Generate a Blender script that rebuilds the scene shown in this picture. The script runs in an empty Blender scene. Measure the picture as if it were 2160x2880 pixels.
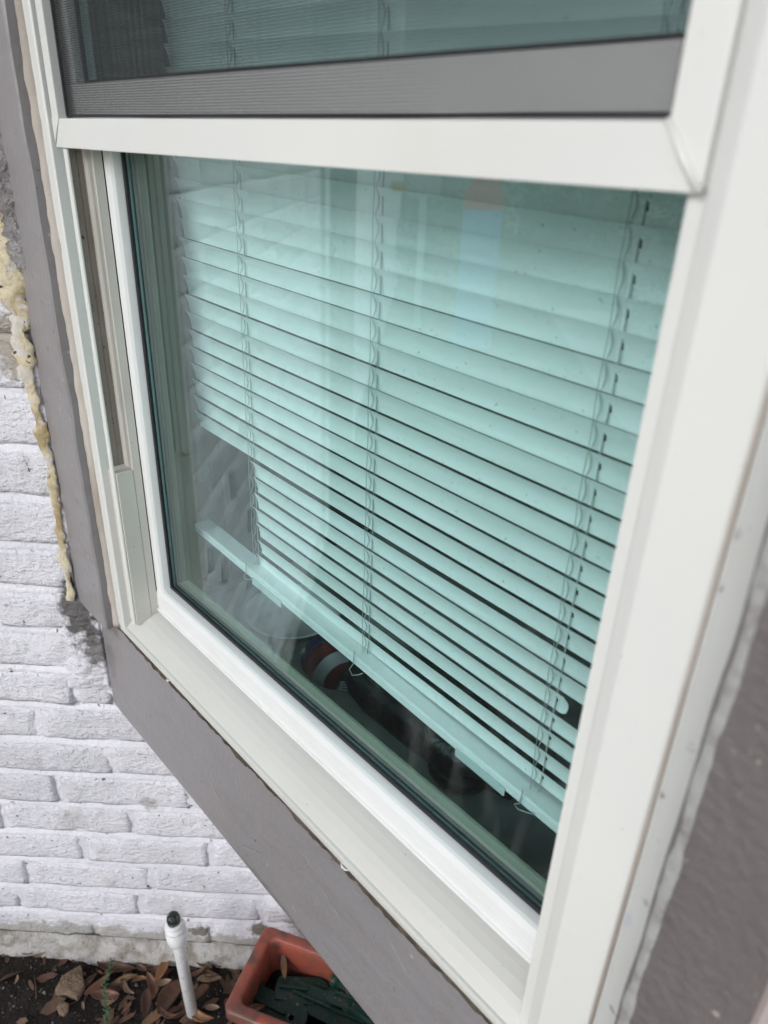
import bpy, bmesh, math, random
from mathutils import Vector, Matrix, noise
R=math.radians
sc=bpy.context.scene
C=sc.collection
ZO=1.46                      # height of the camera over the soil; below, z values are given relative to the camera
random.seed(7)
WA=R(46)                     # angle between the window and the brick wall
WD=Vector((math.cos(WA),math.sin(WA),0)); WN=Vector((math.sin(WA),-math.cos(WA),0))   # along the wall, out of the wall
P0=Vector((-.925,0,ZO))      # corner where window and brick wall meet

# ------------------------------------------------------------------ camera
cam=bpy.data.cameras.new('camera'); co=bpy.data.objects.new('camera',cam); C.objects.link(co); sc.camera=co
M=((0.66966614,0.35494221,-0.65235212),(0.74181818,-0.27782325,0.61034419),(0.03539833,-0.8926535,-0.4493514))
# columns of the camera matrix: right, up, back
co.matrix_world=Matrix(((M[0][0],-M[0][1],-M[0][2],0),(M[1][0],-M[1][1],-M[1][2],-.3),(M[2][0],-M[2][1],-M[2][2],ZO),(0,0,0,1)))
EMX=Matrix()
cam.sensor_fit='HORIZONTAL'; cam.sensor_width=36
cam.lens=36*2043.757/2160
cam.clip_start=.02; cam.clip_end=500
cam.dof.use_dof=True; cam.dof.focus_distance=.86; cam.dof.aperture_fstop=8
# camera basis: world = M @ (x right, y down, z forward)
rt=Vector((M[0][0],M[1][0],M[2][0])); dn=Vector((M[0][1],M[1][1],M[2][1])); fw=Vector((M[0][2],M[1][2],M[2][2]))
mm=Matrix.Identity(4)
for i in range(3): mm[i][0]=rt[i]; mm[i][1]=-dn[i]; mm[i][2]=-fw[i]
mm[0][3]=0; mm[1][3]=-.3; mm[2][3]=ZO
co.matrix_world=mm

# ------------------------------------------------------------------ sky, sun, exposure
w=bpy.data.worlds.new('World'); sc.world=w; w.use_nodes=True
nt=w.node_tree; nt.nodes.clear()
sky=nt.nodes.new('ShaderNodeTexSky'); sky.sky_type='NISHITA'; sky.sun_disc=False
SUN_EL,SUN_AZ=R(24),R(178)
sky.sun_elevation=SUN_EL; sky.sun_rotation=SUN_AZ; sky.air_density=1.0; sky.dust_density=.6; sky.ozone_density=.6
hs=nt.nodes.new('ShaderNodeHueSaturation'); hs.inputs['Saturation'].default_value=.3
bg=nt.nodes.new('ShaderNodeBackground'); bg.inputs[1].default_value=.15
ou=nt.nodes.new('ShaderNodeOutputWorld')
nt.links.new(sky.outputs[0],hs.inputs['Color']); nt.links.new(hs.outputs[0],bg.inputs[0]); nt.links.new(bg.outputs[0],ou.inputs[0])
sl=bpy.data.lights.new('sun','SUN'); sl.energy=.75; sl.angle=R(24); sl.color=(1,.997,.99)
so=bpy.data.objects.new('sun',sl); C.objects.link(so)
sd=Vector((math.sin(SUN_AZ)*math.cos(SUN_EL),math.cos(SUN_AZ)*math.cos(SUN_EL),math.sin(SUN_EL)))   # towards the sun
so.rotation_euler=sd.to_track_quat('Z','Y').to_euler()
sc.view_settings.view_transform='Standard'; sc.view_settings.look='None'; sc.view_settings.gamma=1
sc.view_settings.exposure=.78
sc.render.engine='CYCLES'
sc.cycles.max_bounces=8; sc.cycles.transparent_max_bounces=32; sc.cycles.diffuse_bounces=4

# ------------------------------------------------------------------ materials
def mat(name,col,rough=.5,spec=.5,bump=(),var=None,metal=0):
    """bump: list of (scale,strength_mm,detail[,stretch]); var: list of (scale,lo,hi,colour[,detail,stretch]) layers"""
    m=bpy.data.materials.new(name); m.use_nodes=True; t=m.node_tree; b=t.nodes['Principled BSDF']
    b.inputs['Base Color'].default_value=(*col,1); b.inputs['Roughness'].default_value=rough
    b.inputs['Specular IOR Level'].default_value=spec; b.inputs['Metallic'].default_value=metal
    tc=t.nodes.new('ShaderNodeNewGeometry')
    src=None
    def nz(scale,detail,stretch=None):
        n=t.nodes.new('ShaderNodeTexNoise'); n.inputs['Scale'].default_value=scale; n.inputs['Detail'].default_value=detail
        if stretch:
            mp=t.nodes.new('ShaderNodeMapping'); mp.inputs['Scale'].default_value=stretch
            t.links.new(tc.outputs['Position'],mp.inputs[0]); t.links.new(mp.outputs[0],n.inputs[0])
        else: t.links.new(tc.outputs['Position'],n.inputs[0])
        return n
    last=None
    for v in (var or []):
        n=nz(v[0],v[4] if len(v)>4 else 4,v[5] if len(v)>5 else None)
        mr=t.nodes.new('ShaderNodeMapRange'); mr.inputs[1].default_value=v[1]; mr.inputs[2].default_value=v[2]
        t.links.new(n.outputs[0],mr.inputs[0])
        mx=t.nodes.new('ShaderNodeMix'); mx.data_type='RGBA'
        if last: t.links.new(last,mx.inputs[6])
        else: mx.inputs[6].default_value=(*col,1)
        mx.inputs[7].default_value=(*v[3],1); t.links.new(mr.outputs[0],mx.inputs[0]); last=mx.outputs[2]
    if last: t.links.new(last,b.inputs['Base Color'])
    nrm=None
    for bp in bump:
        n=nz(bp[0],bp[2],bp[3] if len(bp)>3 else None)
        bu=t.nodes.new('ShaderNodeBump'); bu.inputs['Strength'].default_value=1; bu.inputs['Distance'].default_value=bp[1]/1000
        t.links.new(n.outputs[0],bu.inputs['Height'])
        if nrm: t.links.new(nrm,bu.inputs['Normal'])
        nrm=bu.outputs[0]
    if nrm: t.links.new(nrm,b.inputs['Normal'])
    m['last']=0
    return m
def layer(m,build):
    """insert one more colour layer: build(t,geo,prev)->socket"""
    t=m.node_tree; b=t.nodes['Principled BSDF']; inp=b.inputs['Base Color']
    prev=inp.links[0].from_socket if inp.is_linked else None
    geo=[n for n in t.nodes if n.type=='NEW_GEOMETRY'][0]
    s=build(t,geo,prev,tuple(inp.default_value)); t.links.new(s,inp)
def height_stain(m,z0,z1,col,scale=14,zdir=1,axis=2,amt=1):
    """a stain with a ragged edge: full below z0, none above z1 (world metres)"""
    def f(t,geo,prev,dc):
        se=t.nodes.new('ShaderNodeSeparateXYZ'); t.links.new(geo.outputs['Position'],se.inputs[0])
        n=t.nodes.new('ShaderNodeTexNoise'); n.inputs['Scale'].default_value=scale; n.inputs['Detail'].default_value=6; n.inputs['Roughness'].default_value=.65
        t.links.new(geo.outputs['Position'],n.inputs[0])
        mr=t.nodes.new('ShaderNodeMapRange'); mr.inputs[1].default_value=z0; mr.inputs[2].default_value=z1; mr.inputs[3].default_value=1; mr.inputs[4].default_value=0
        t.links.new(se.outputs[axis],mr.inputs[0])
        ad=t.nodes.new('ShaderNodeMath'); ad.operation='ADD'; t.links.new(mr.outputs[0],ad.inputs[0]); t.links.new(n.outputs[0],ad.inputs[1])
        m2=t.nodes.new('ShaderNodeMapRange'); m2.inputs[1].default_value=1.0; m2.inputs[2].default_value=1.12; m2.inputs[4].default_value=amt
        t.links.new(ad.outputs[0],m2.inputs[0])
        mx=t.nodes.new('ShaderNodeMix'); mx.data_type='RGBA'
        if prev: t.links.new(prev,mx.inputs[6])
        else: mx.inputs[6].default_value=dc
        mx.inputs[7].default_value=(*col,1); t.links.new(m2.outputs[0],mx.inputs[0]); return mx.outputs[2]
    layer(m,f)
def spot(m,centre,radius,col,scale=60,amt=1,squash=(1,1,1)):
    """one stain with a shape of its own round a point"""
    def f(t,geo,prev,dc):
        vs=t.nodes.new('ShaderNodeVectorMath'); vs.operation='SUBTRACT'; vs.inputs[1].default_value=centre; t.links.new(geo.outputs['Position'],vs.inputs[0])
        vm=t.nodes.new('ShaderNodeVectorMath'); vm.operation='MULTIPLY'; vm.inputs[1].default_value=squash; t.links.new(vs.outputs[0],vm.inputs[0])
        ln=t.nodes.new('ShaderNodeVectorMath'); ln.operation='LENGTH'; t.links.new(vm.outputs[0],ln.inputs[0])
        n=t.nodes.new('ShaderNodeTexNoise'); n.inputs['Scale'].default_value=scale; n.inputs['Detail'].default_value=5; t.links.new(geo.outputs['Position'],n.inputs[0])
        mr=t.nodes.new('ShaderNodeMapRange'); mr.inputs[1].default_value=0; mr.inputs[2].default_value=radius; mr.inputs[3].default_value=1; mr.inputs[4].default_value=0
        t.links.new(ln.outputs['Value'],mr.inputs[0])
        ad=t.nodes.new('ShaderNodeMath'); ad.operation='ADD'; t.links.new(mr.outputs[0],ad.inputs[0]); t.links.new(n.outputs[0],ad.inputs[1])
        m2=t.nodes.new('ShaderNodeMapRange'); m2.inputs[1].default_value=.88; m2.inputs[2].default_value=1.1; m2.inputs[4].default_value=amt
        t.links.new(ad.outputs[0],m2.inputs[0])
        mx=t.nodes.new('ShaderNodeMix'); mx.data_type='RGBA'
        if prev: t.links.new(prev,mx.inputs[6])
        else: mx.inputs[6].default_value=dc
        mx.inputs[7].default_value=(*col,1); t.links.new(m2.outputs[0],mx.inputs[0]); return mx.outputs[2]
    layer(m,f)
def W(s,n,z): return tuple(P0+WD*s+WN*n+Vector((0,0,z)))     # point in the wall's own axes (z relative to the camera)

vinyl=mat('white_vinyl',(.715,.72,.70),.38,.4,bump=[(9,.5,2),(900,.03,2)],var=[(5,.45,.75,(.68,.685,.68)),(3,.5,.75,(.66,.65,.615),5,(1,1,.35)),(300,.755,.78,(.45,.4,.34),2)])
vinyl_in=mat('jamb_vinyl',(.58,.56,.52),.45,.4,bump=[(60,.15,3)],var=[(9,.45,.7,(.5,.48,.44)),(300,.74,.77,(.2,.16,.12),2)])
vinyl_ch_shaded=mat('shaded_channel_vinyl',(.24,.22,.195),.5,.3,bump=[(60,.15,3)],var=[(9,.45,.7,(.2,.18,.155)),(25,.45,.8,(.29,.265,.235),3),(170,.655,.69,(.05,.04,.035),4)])  # shade of the recess put into the base colour; the fine specks are grime
vinyl_sash=mat('sash_vinyl',(.74,.75,.755),.35,.4,bump=[(40,.08,2)],var=[(12,.5,.8,(.69,.695,.69))])
vinyl_flange=mat('flange_vinyl',(.5,.51,.5),.5,.3,bump=[(120,.4,4)],var=[(30,.45,.7,(.5,.51,.51)),(70,.62,.68,(.22,.2,.21),4),(25,.62,.72,(.42,.42,.5),4)])
gasket=mat('black_gasket',(.01,.012,.016),.45,.4)
taupe=mat('taupe_paint',(.25,.24,.252),.4,.5,bump=[(11,2.2,3),(60,1.2,5,(.25,1,1)),(130,.8,5),(420,.25,3)],var=[(26,.5,.68,(.235,.213,.215),6,(.5,1,1.4)),(95,.69,.71,(.1,.09,.085),5),(7,.4,.7,(.26,.24,.248)),(60,.70,.74,(.42,.4,.4),4)])
taupe_rough=mat('taupe_paint_rough',(.27,.255,.265),.4,.5,bump=[(45,9,6,(1,1,.35)),(160,4,5)],var=[(14,.45,.65,(.2,.183,.187)),(80,.66,.7,(.5,.47,.46),4)])
taupe_shaded=mat('taupe_paint_right_shaded',(.155,.135,.138),.36,.5,bump=[(32,5,5,(1,1,.4)),(150,2.0,5)],var=[(5,.4,.7,(.15,.135,.135)),(90,.70,.73,(.36,.33,.3),4)])  # same paint as the other boards, with the shade put into its colour
spot(taupe,(-.885,0,ZO-.622),.055,(.15,.125,.11),60,.8,(1,1,1.5))
spot(taupe,(-.905,0,ZO-.70),.04,(.19,.172,.17),50,.7,(1.4,1,.6))
spot(taupe,(-.5,0,ZO-.80),.05,(.19,.172,.168),60,.6,(.4,1,2))
edge_gap=mat('raw_edge_grime',(.06,.05,.042),.9,.1,bump=[(150,2,5)],var=[(60,.4,.65,(.13,.11,.09))])
paint=mat('painted_brick',(.79,.775,.835),.6,.35,bump=[(30,7,5),(95,4.8,6,(1,1,1.9)),(330,1.8,5)],var=[(4,.4,.7,(.69,.68,.735)),(105,.685,.715,(.09,.08,.075),6),(9,.62,.75,(.5,.475,.48),5)])
mortar_m=mat('painted_mortar',(.79,.775,.835),.6,.3,bump=[(40,3.5,5),(150,2.5,6)],var=[(6,.4,.7,(.69,.68,.735)),(70,.68,.72,(.12,.1,.09),5)])
for m_ in (paint,mortar_m):
    height_stain(m_,.055,.15,(.33,.31,.27),22,amt=.7)
    height_stain(m_,.06,.082,(.10,.105,.06),60,amt=.85)
    spot(m_,W(-.03,0,-.62),.05,(.09,.08,.078),70,.92,(1,1,.42))
    spot(m_,W(-.012,0,-.69),.035,(.10,.088,.085),90,.8,(1,1,.5))
    spot(m_,W(-.05,0,-.23),.06,(.35,.31,.25),110,.85,(1,1,.7))
    spot(m_,W(.205,0,-1.345),.035,(.12,.1,.06),90,.85)
    spot(m_,W(.09,0,-1.36),.04,(.12,.11,.07),90,.8,(1,1,1.6))
    spot(m_,W(.03,0,-1.02),.03,(.3,.27,.24),120,.5)
foot_m=mat('footing_paint',(.5,.48,.47),.8,.2,bump=[(70,5,6),(240,3,5)],var=[(28,.45,.62,(.3,.27,.24),6),(130,.66,.72,(.07,.06,.05),5)])
foam=mat('yellowed_foam',(.66,.58,.42),.7,.3,bump=[(55,4,6,(1,1,.6)),(240,1.6,5)],var=[(25,.42,.6,(.4,.31,.17),5),(45,.54,.62,(.62,.58,.55),5),(90,.68,.72,(.1,.075,.05),4)])
stainc=mat('stained_caulk',(.5,.45,.41),.6,.3,bump=[(35,1.2,4,(1,1,.3)),(260,.9,4)],var=[(8,.4,.62,(.37,.32,.28),4,(2,2,.5)),(14,.55,.7,(.6,.56,.51),4,(2,2,.3))])
greyc=mat('grey_caulk',(.34,.34,.335),.5,.4,bump=[(90,2.5,5)],var=[(50,.5,.64,(.22,.2,.2),5),(22,.58,.7,(.42,.4,.35),3)])
pinkb=mat('pinkish_board',(.5,.42,.41),.5,.4,bump=[(60,.8,4)],var=[(10,.4,.7,(.44,.37,.36))])
slat_m=mat('blind_vinyl',(.88,.88,.87),.38,.45,bump=[(30,.15,3)],var=[(14,.45,.75,(.79,.79,.77),5,(.4,1,3)),(260,.68,.72,(.55,.53,.48),3)])
cord_m=mat('blind_cord',(.4,.42,.4),.8,.2)
clip_m=mat('clear_plastic_clip',(.6,.66,.66),.12,.6)
screen_m=mat('fibreglass_screen',(.05,.052,.055),.6,.3)
soil_m=mat('dark_soil',(.02,.016,.015),.95,.2,bump=[(30,6,6),(160,4,6)],var=[(40,.45,.7,(.034,.027,.024),6),(220,.66,.7,(.2,.18,.16),4)])
room_m=mat('room_paint',(.13,.14,.135),.8,.2)
dark_m=mat('black_bag',(.008,.009,.01),.35,.5,bump=[(40,4,3)])
terra=mat('terracotta_plastic',(.34,.085,.055),.45,.45,bump=[(50,1.2,4)],var=[(30,.5,.66,(.13,.065,.05),6),(18,.45,.7,(.2,.075,.055)),(150,.70,.74,(.1,.06,.05),4)])
green_m=mat('dark_green_plastic',(.012,.045,.034),.45,.4,bump=[(80,1,4)],var=[(40,.5,.7,(.03,.045,.035)),(200,.66,.7,(.2,.2,.17),3)])
sashback_m=mat('sash_reflection_olive',(.3,.31,.235),.45,.3)  # olive tone puts the reflected band at the pane's foot into the colour
pvc=mat('white_pvc',(.8,.79,.8),.45,.4,bump=[(150,.5,4)],var=[(60,.6,.75,(.6,.58,.56),5),(200,.68,.72,(.1,.1,.09),4)])
height_stain(pvc,.0,.03,(.25,.24,.22),60,amt=.8)
black_p=mat('black_paint_blob',(.012,.02,.018),.3,.5,bump=[(150,3,4)],var=[(120,.6,.68,(.3,.3,.3),3)])
stone_m=mat('tan_stone',(.23,.165,.115),.85,.2,bump=[(60,5,6),(260,3,5)],var=[(70,.45,.6,(.15,.105,.075),5),(140,.62,.68,(.36,.29,.22),4)])
sprig_m=mat('sprig_green',(.035,.1,.045),.5,.3)
twig_m=mat('twig_brown',(.09,.065,.05),.8,.2)
leaf_cols=[(.22,.105,.045),(.27,.165,.09),(.11,.055,.034),(.3,.21,.14),(.17,.08,.05),(.15,.105,.06)]
leaf_ms=[mat('dead_leaf_'+n,c,.42,.45,bump=[(90,1.5,4)],var=[(60,.45,.7,tuple(x*.72 for x in c),4),(190,.67,.71,(.05,.03,.02),3)]) for n,c in zip(['orange','tan','brown','pale','reddish','olive'],leaf_cols)]
litter_m=mat('leaf_litter',(.09,.052,.036),.6,.3,bump=[(90,2,4)],var=[(30,.4,.7,(.16,.09,.06))])
fol_a=mat('hedge_leaf',(.035,.075,.025),.5,.4,var=[(3,.4,.65,(.075,.125,.045)),(1.2,.4,.6,(.028,.055,.022))])
fol_b=mat('tree_leaf',(.045,.09,.035),.5,.4,var=[(2,.4,.65,(.09,.14,.06))])
bark=mat('bark',(.11,.09,.07),.9,.1,bump=[(20,12,5)])
grass_m=mat('lawn',(.055,.09,.03),.9,.1,bump=[(60,10,5)],var=[(6,.4,.7,(.085,.11,.045))])
conc=mat('concrete',(.33,.32,.3),.8,.2,bump=[(60,1.5,5)],var=[(4,.4,.7,(.27,.26,.25))])
door_m=mat('grey_green_door',(.11,.125,.12),.5,.4)
whitep=mat('white_paint',(.72,.72,.7),.5,.4)
blue_m=mat('blue_paint',(.2,.45,.9),.5,.4); red_m=mat('red_paint',(.85,.05,.06),.45,.4); navy_m=mat('navy_cloth',(.02,.03,.09),.8,.1)
yellow_m=mat('yellow_paint',(.8,.5,.12),.5,.4); black_m=mat('black_print',(.02,.02,.02),.6,.2); roof_m=mat('roof_grey',(.12,.12,.125),.8,.2)
white_c=mat('white_cloth',(.42,.42,.42),.8,.1); red_c=mat('red_cloth',(.12,.02,.02),.8,.1)

def glass_mat(name,tint,f0,film=.05):
    m=bpy.data.materials.new(name); m.use_nodes=True; t=m.node_tree; t.nodes.clear()
    o=t.nodes.new('ShaderNodeOutputMaterial'); mx=t.nodes.new('ShaderNodeMixShader')
    tr=t.nodes.new('ShaderNodeBsdfTransparent'); tr.inputs[0].default_value=(*tint,1)
    gl=t.nodes.new('ShaderNodeBsdfGlossy'); gl.inputs['Roughness'].default_value=.0; gl.inputs['Color'].default_value=(.86,.97,.93,1)
    ge=t.nodes.new('ShaderNodeNewGeometry'); dt=t.nodes.new('ShaderNodeVectorMath'); dt.operation='DOT_PRODUCT'
    t.links.new(ge.outputs['Incoming'],dt.inputs[0]); t.links.new(ge.outputs['Normal'],dt.inputs[1])
    def mth(op,a,b=None,v=None):
        n=t.nodes.new('ShaderNodeMath'); n.operation=op
        if hasattr(a,'links'): t.links.new(a,n.inputs[0])
        else: n.inputs[0].default_value=a
        if b is not None:
            if hasattr(b,'links'): t.links.new(b,n.inputs[1])
            else: n.inputs[1].default_value=b
        return n.outputs[0]
    a=mth('ABSOLUTE',dt.outputs['Value']); i=mth('SUBTRACT',1.0,a); p=mth('POWER',i,5.0); s=mth('MULTIPLY',p,1-f0); f=mth('ADD',s,f0)
    t.links.new(f,mx.inputs[0]); t.links.new(tr.outputs[0],mx.inputs[1]); t.links.new(gl.outputs[0],mx.inputs[2]); 
    # dried drips and smears: a faint diffuse film in slanting streaks
    mp=t.nodes.new('ShaderNodeMapping'); mp.inputs['Rotation'].default_value=(0,R(35),0); mp.inputs['Scale'].default_value=(22,1,3.0); t.links.new(ge.outputs['Position'],mp.inputs[0])
    nz=t.nodes.new('ShaderNodeTexNoise'); nz.inputs['Scale'].default_value=2.2; nz.inputs['Detail'].default_value=6; nz.inputs['Roughness'].default_value=.6; t.links.new(mp.outputs[0],nz.inputs[0])
    n2=t.nodes.new('ShaderNodeTexNoise'); n2.inputs['Scale'].default_value=4.5; n2.inputs['Detail'].default_value=3; t.links.new(ge.outputs['Position'],n2.inputs[0])
    r1=t.nodes.new('ShaderNodeMapRange'); r1.inputs[1].default_value=.5; r1.inputs[2].default_value=.75; t.links.new(nz.outputs[0],r1.inputs[0])
    r2=t.nodes.new('ShaderNodeMapRange'); r2.inputs[1].default_value=.42; r2.inputs[2].default_value=.62; r2.inputs[4].default_value=film; t.links.new(n2.outputs[0],r2.inputs[0])
    fm=mth('MULTIPLY',r1.outputs[0],r2.outputs[0]); fm=mth('ADD',fm,film*.03)
    df=t.nodes.new('ShaderNodeBsdfDiffuse'); df.inputs[0].default_value=(.8,.8,.78,1)
    m3=t.nodes.new('ShaderNodeMixShader'); t.links.new(fm,m3.inputs[0]); t.links.new(mx.outputs[0],m3.inputs[1]); t.links.new(df.outputs[0],m3.inputs[2]); t.links.new(m3.outputs[0],o.inputs[0])
    return m
glass=glass_mat('window_glass',(.878,.985,.988),.12,.055)

# ------------------------------------------------------------------ object helpers
def link(name,me,m=None,parent=None,smooth=False):
    o=bpy.data.objects.new(name,me); C.objects.link(o)
    if m is not None and not me.materials: me.materials.append(m)
    if parent: o.parent=parent
    if smooth:
        for p in me.polygons: p.use_smooth=True
    return o
def empty(name,loc=(0,0,0),rz=0):
    o=bpy.data.objects.new(name,None); C.objects.link(o); o.location=loc; o.rotation_euler=(0,0,rz); o.empty_display_size=.05; return o
def tag(o,label=None,cat=None,group=None,kind=None):
    if label: o['label']=label
    if cat: o['category']=cat
    if group: o['group']=group
    if kind: o['kind']=kind
    return o
def mk(name,vs,fs,m,parent=None,smooth=False,bev=0,seg=2):
    me=bpy.data.meshes.new(name)
    if bev:
        bm=bmesh.new()
        vv=[bm.verts.new(v) for v in vs]
        for f in fs: bm.faces.new([vv[i] for i in f])
        bmesh.ops.recalc_face_normals(bm,faces=bm.faces)
        bmesh.ops.bevel(bm,geom=list(bm.edges),offset=bev,segments=seg,affect='EDGES',profile=.6)
        bm.to_mesh(me); bm.free()
    else:
        me.from_pydata(vs,[],fs); me.update()
    return link(name,me,m,parent,smooth)
BOXF=[(0,3,2,1),(4,5,6,7),(0,1,5,4),(1,2,6,5),(2,3,7,6),(3,0,4,7)]
def boxv(x0,x1,y0,y1,z0,z1): return [(x0,y0,z0),(x1,y0,z0),(x1,y1,z0),(x0,y1,z0),(x0,y0,z1),(x1,y0,z1),(x1,y1,z1),(x0,y1,z1)]
def box(name,x0,x1,y0,y1,z0,z1,m,parent=None,bev=.0008,zo=True):
    z=ZO if zo else 0
    return mk(name,boxv(x0,x1,y0,y1,z0+z,z1+z),BOXF,m,parent,bev=bev)
def prism_z(name,prof,z0,z1,m,parent=None,bev=.0006,nz=1,jit=0):
    """extrude an (x,y) outline from z0 to z1"""
    n=len(prof); vs=[]; fs=[]
    for k in range(nz+1):
        z=z0+(z1-z0)*k/nz
        for (x,y) in prof: vs.append((x+(noise.noise(Vector((x*9,y*9,z*20)))*jit if jit else 0),y+(noise.noise(Vector((x*9+5,y*9,z*20)))*jit if jit else 0),z+ZO))
    for k in range(nz):
        for i in range(n): j=(i+1)%n; fs.append((k*n+i,k*n+j,(k+1)*n+j,(k+1)*n+i))
    fs.append(tuple(range(n-1,-1,-1))); fs.append(tuple(nz*n+i for i in range(n)))
    o=mk(name,vs,fs,m,parent,bev=0 if jit else bev); fixn(o); return o
def fixn(o):
    bm=bmesh.new(); bm.from_mesh(o.data); bmesh.ops.recalc_face_normals(bm,faces=bm.faces); bm.to_mesh(o.data); bm.free()
def prism_x(name,prof,x0,x1,m,parent=None,bev=.0006,x0s=None):
    """extrude a (y,z) outline from x0 to x1"""
    n=len(prof); vs=[(x0,y,z+ZO) for y,z in prof]+[(x1,y,z+ZO) for y,z in prof]
    fs=[(i,(i+1)%n,n+(i+1)%n,n+i) for i in range(n)]+[tuple(range(n-1,-1,-1)),tuple(range(n,2*n))]
    o=mk(name,vs,fs,m,parent,bev=bev); fixn(o); return o
def tube(pts,r,seg=6,closed=False):
    """returns verts, faces of a tube"""
    vs=[];fs=[]; n=len(pts); pts=[Vector(p) for p in pts]
    rr=r if hasattr(r,'__len__') else [r]*n
    for i,p in enumerate(pts):
        d=(pts[min(i+1,n-1)]-pts[max(i-1,0)]).normalized()
        a=d.orthogonal() if abs(d.z)<.9 else d.cross(Vector((1,0,0))); a=(d.cross(Vector((.13,.3,.95)))).normalized() if abs(d.z)<.9 else d.cross(Vector((0,1,0))).normalized()
        b=d.cross(a)
        for k in range(seg):
            t=2*math.pi*k/seg; vs.append(tuple(p+(a*math.cos(t)+b*math.sin(t))*rr[i]))
    for i in range(n-1):
        for k in range(seg): l=(k+1)%seg; fs.append((i*seg+k,i*seg+l,(i+1)*seg+l,(i+1)*seg+k))
    fs.append(tuple(range(seg-1,-1,-1))); fs.append(tuple((n-1)*seg+k for k in range(seg)))
    return vs,fs
def merge(parts):
    V=[];F=[]
    for v,f in parts:
        o=len(V); V+=v; F+=[tuple(i+o for i in q) for q in f]
    return V,F
def lathe(prof,cx,cy,seg=24,axis=None):
    vs=[];fs=[]
    for (r,z) in prof:
        for k in range(seg): t=2*math.pi*k/seg; vs.append((cx+r*math.cos(t),cy+r*math.sin(t),z))
    for i in range(len(prof)-1):
        for k in range(seg): l=(k+1)%seg; fs.append((i*seg+k,i*seg+l,(i+1)*seg+l,(i+1)*seg+k))
    fs.append(tuple(range(seg-1,-1,-1))); fs.append(tuple((len(prof)-1)*seg+k for k in range(seg)))
    return vs,fs
def ns(p,o=0): return noise.noise(Vector(p)+Vector((o,o*1.7,o*.3)))

# ================================================================== GROUND
def grid(name,x0,x1,y0,y1,nx,ny,f,m,parent=None):
    vs=[];fs=[]
    for j in range(ny+1):
        for i in range(nx+1):
            x=x0+(x1-x0)*i/nx; y=y0+(y1-y0)*j/ny; vs.append(f(x,y))
    for j in range(ny):
        for i in range(nx): a=j*(nx+1)+i; fs.append((a,a+1,a+nx+2,a+nx+1))
    return mk(name,vs,fs,m,parent,smooth=True)
tag(grid('ground',-60,60,-60,60,4,4,lambda x,y:(x,y,-.03),grass_m),kind='structure')
def soilf(x,y):
    p=P0+WD*x+WN*y
    e=min(1,max(0,(min(x+2.6,1.6-x,1.0-y))/.25))
    z=.010*ns((x*5,y*5,0))+.006*ns((x*22,y*22,3))+.0035*ns((x*70,y*70,7))
    return (p.x,p.y,(z+.004)*e-.028*(1-e))
tag(grid('soil_bed',-2.6,1.6,-.05,1.0,520,150,soilf,soil_m),kind='structure')
# garden path farther out (seen only mirrored in the panes)
pa=[W(-7,1.6,-ZO-.012),W(2.5,1.6,-ZO-.012),W(2.5,3.0,-ZO-.012),W(-7,3.0,-ZO-.012)]
tag(mk('path',[(a,b,-.012) for a,b,_ in pa],[(0,1,2,3)],conc),kind='structure')

# ================================================================== BRICK WALL
wall=empty('brick_wall',tuple(P0+Vector((0,0,-ZO))),WA)
tag(wall,'white painted brick wall running beneath the projecting window down to the soil','wall')
COURSE=.0735; BH=.0608; BP=.228; Z0=-1.395+ZO
def brick_mesh(seed,L=.217,H=BH,D=.05,nx=16,nz=6):
    vs=[];fs=[]; amp=1
    sk=random.Random(seed)
    for j in range(nz+1):
        for i in range(nx+1):
            u=i/nx; v=j/nz
            # cluster rows near the edges to round them
            uu=.5-.5*math.cos(math.pi*u); uu=.35*uu+.65*u; vv=.35*(.5-.5*math.cos(math.pi*v))+.65*v
            x=uu*L; z=vv*H
            ex=min(uu,1-uu)*L; ez=min(vv,1-vv)*H
            e=min(ex,ez*1.0)
            y=.0028*math.exp(-(e/.0020))+.0030*ns((x*17,seed*3.1,z*30))+.0014*ns((x*90,seed*5.7,z*90))
            x+=.0042*ns((z*60,seed*1.9,1.5 if u<.5 else 9))*(1 if u in (0,1) else .3)
            z+=.0036*ns((x*24,seed*2.3,2.5 if v<.5 else 7))*(1 if v in (0,1) else .4)
            vs.append((x,y,z))
    N=nx+1
    for j in range(nz):
        for i in range(nx): a=j*N+i; fs.append((a,a+1,a+N+1,a+N))
    # sides back into the wall
    ring=[i for i in range(N)]+[j*N+nx for j in range(1,nz+1)]+[nz*N+i for i in range(nx-1,-1,-1)]+[j*N for j in range(nz-1,0,-1)]
    b=len(vs); 
    for r_ in ring: x,y,z=vs[r_]; vs.append((x,D,z))
    n=len(ring)
    for k in range(n): l=(k+1)%n; fs.append((ring[k],b+k,b+l,ring[l]))
    me=bpy.data.meshes.new('brick'); me.from_pydata(vs,[],fs); me.update(); me.materials.append(paint)
    for p in me.polygons: p.use_smooth=True
    return me
bms=[brick_mesh(s) for s in range(14)]
cut={}
def brick(x,z,L,par,k,r):
    if abs(L-.217)<.002: me=bms[r.randrange(len(bms))]
    else:
        key=(round(L,3)); me=cut.get(key) or cut.setdefault(key,brick_mesh(50+len(cut),L=L,nx=max(4,int(L/.0135))))
    o=bpy.data.objects.new('brick',me); C.objects.link(o); o.parent=par
    o.location=(x,r.uniform(-.0012,.0016),z+r.uniform(-.001,.001)); o.rotation_euler=(0,r.uniform(-.006,.006),r.uniform(-.006,.006))
    return o
offs={0:.115,1:.212,2:.014,3:.127,4:-.004,5:.105,6:-.02,7:.10,8:-.06,9:.02,10:.07,11:-.03,12:.08,13:0}
rb=random.Random(3); S0=-1.65; nbr=0; extra=[]
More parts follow.
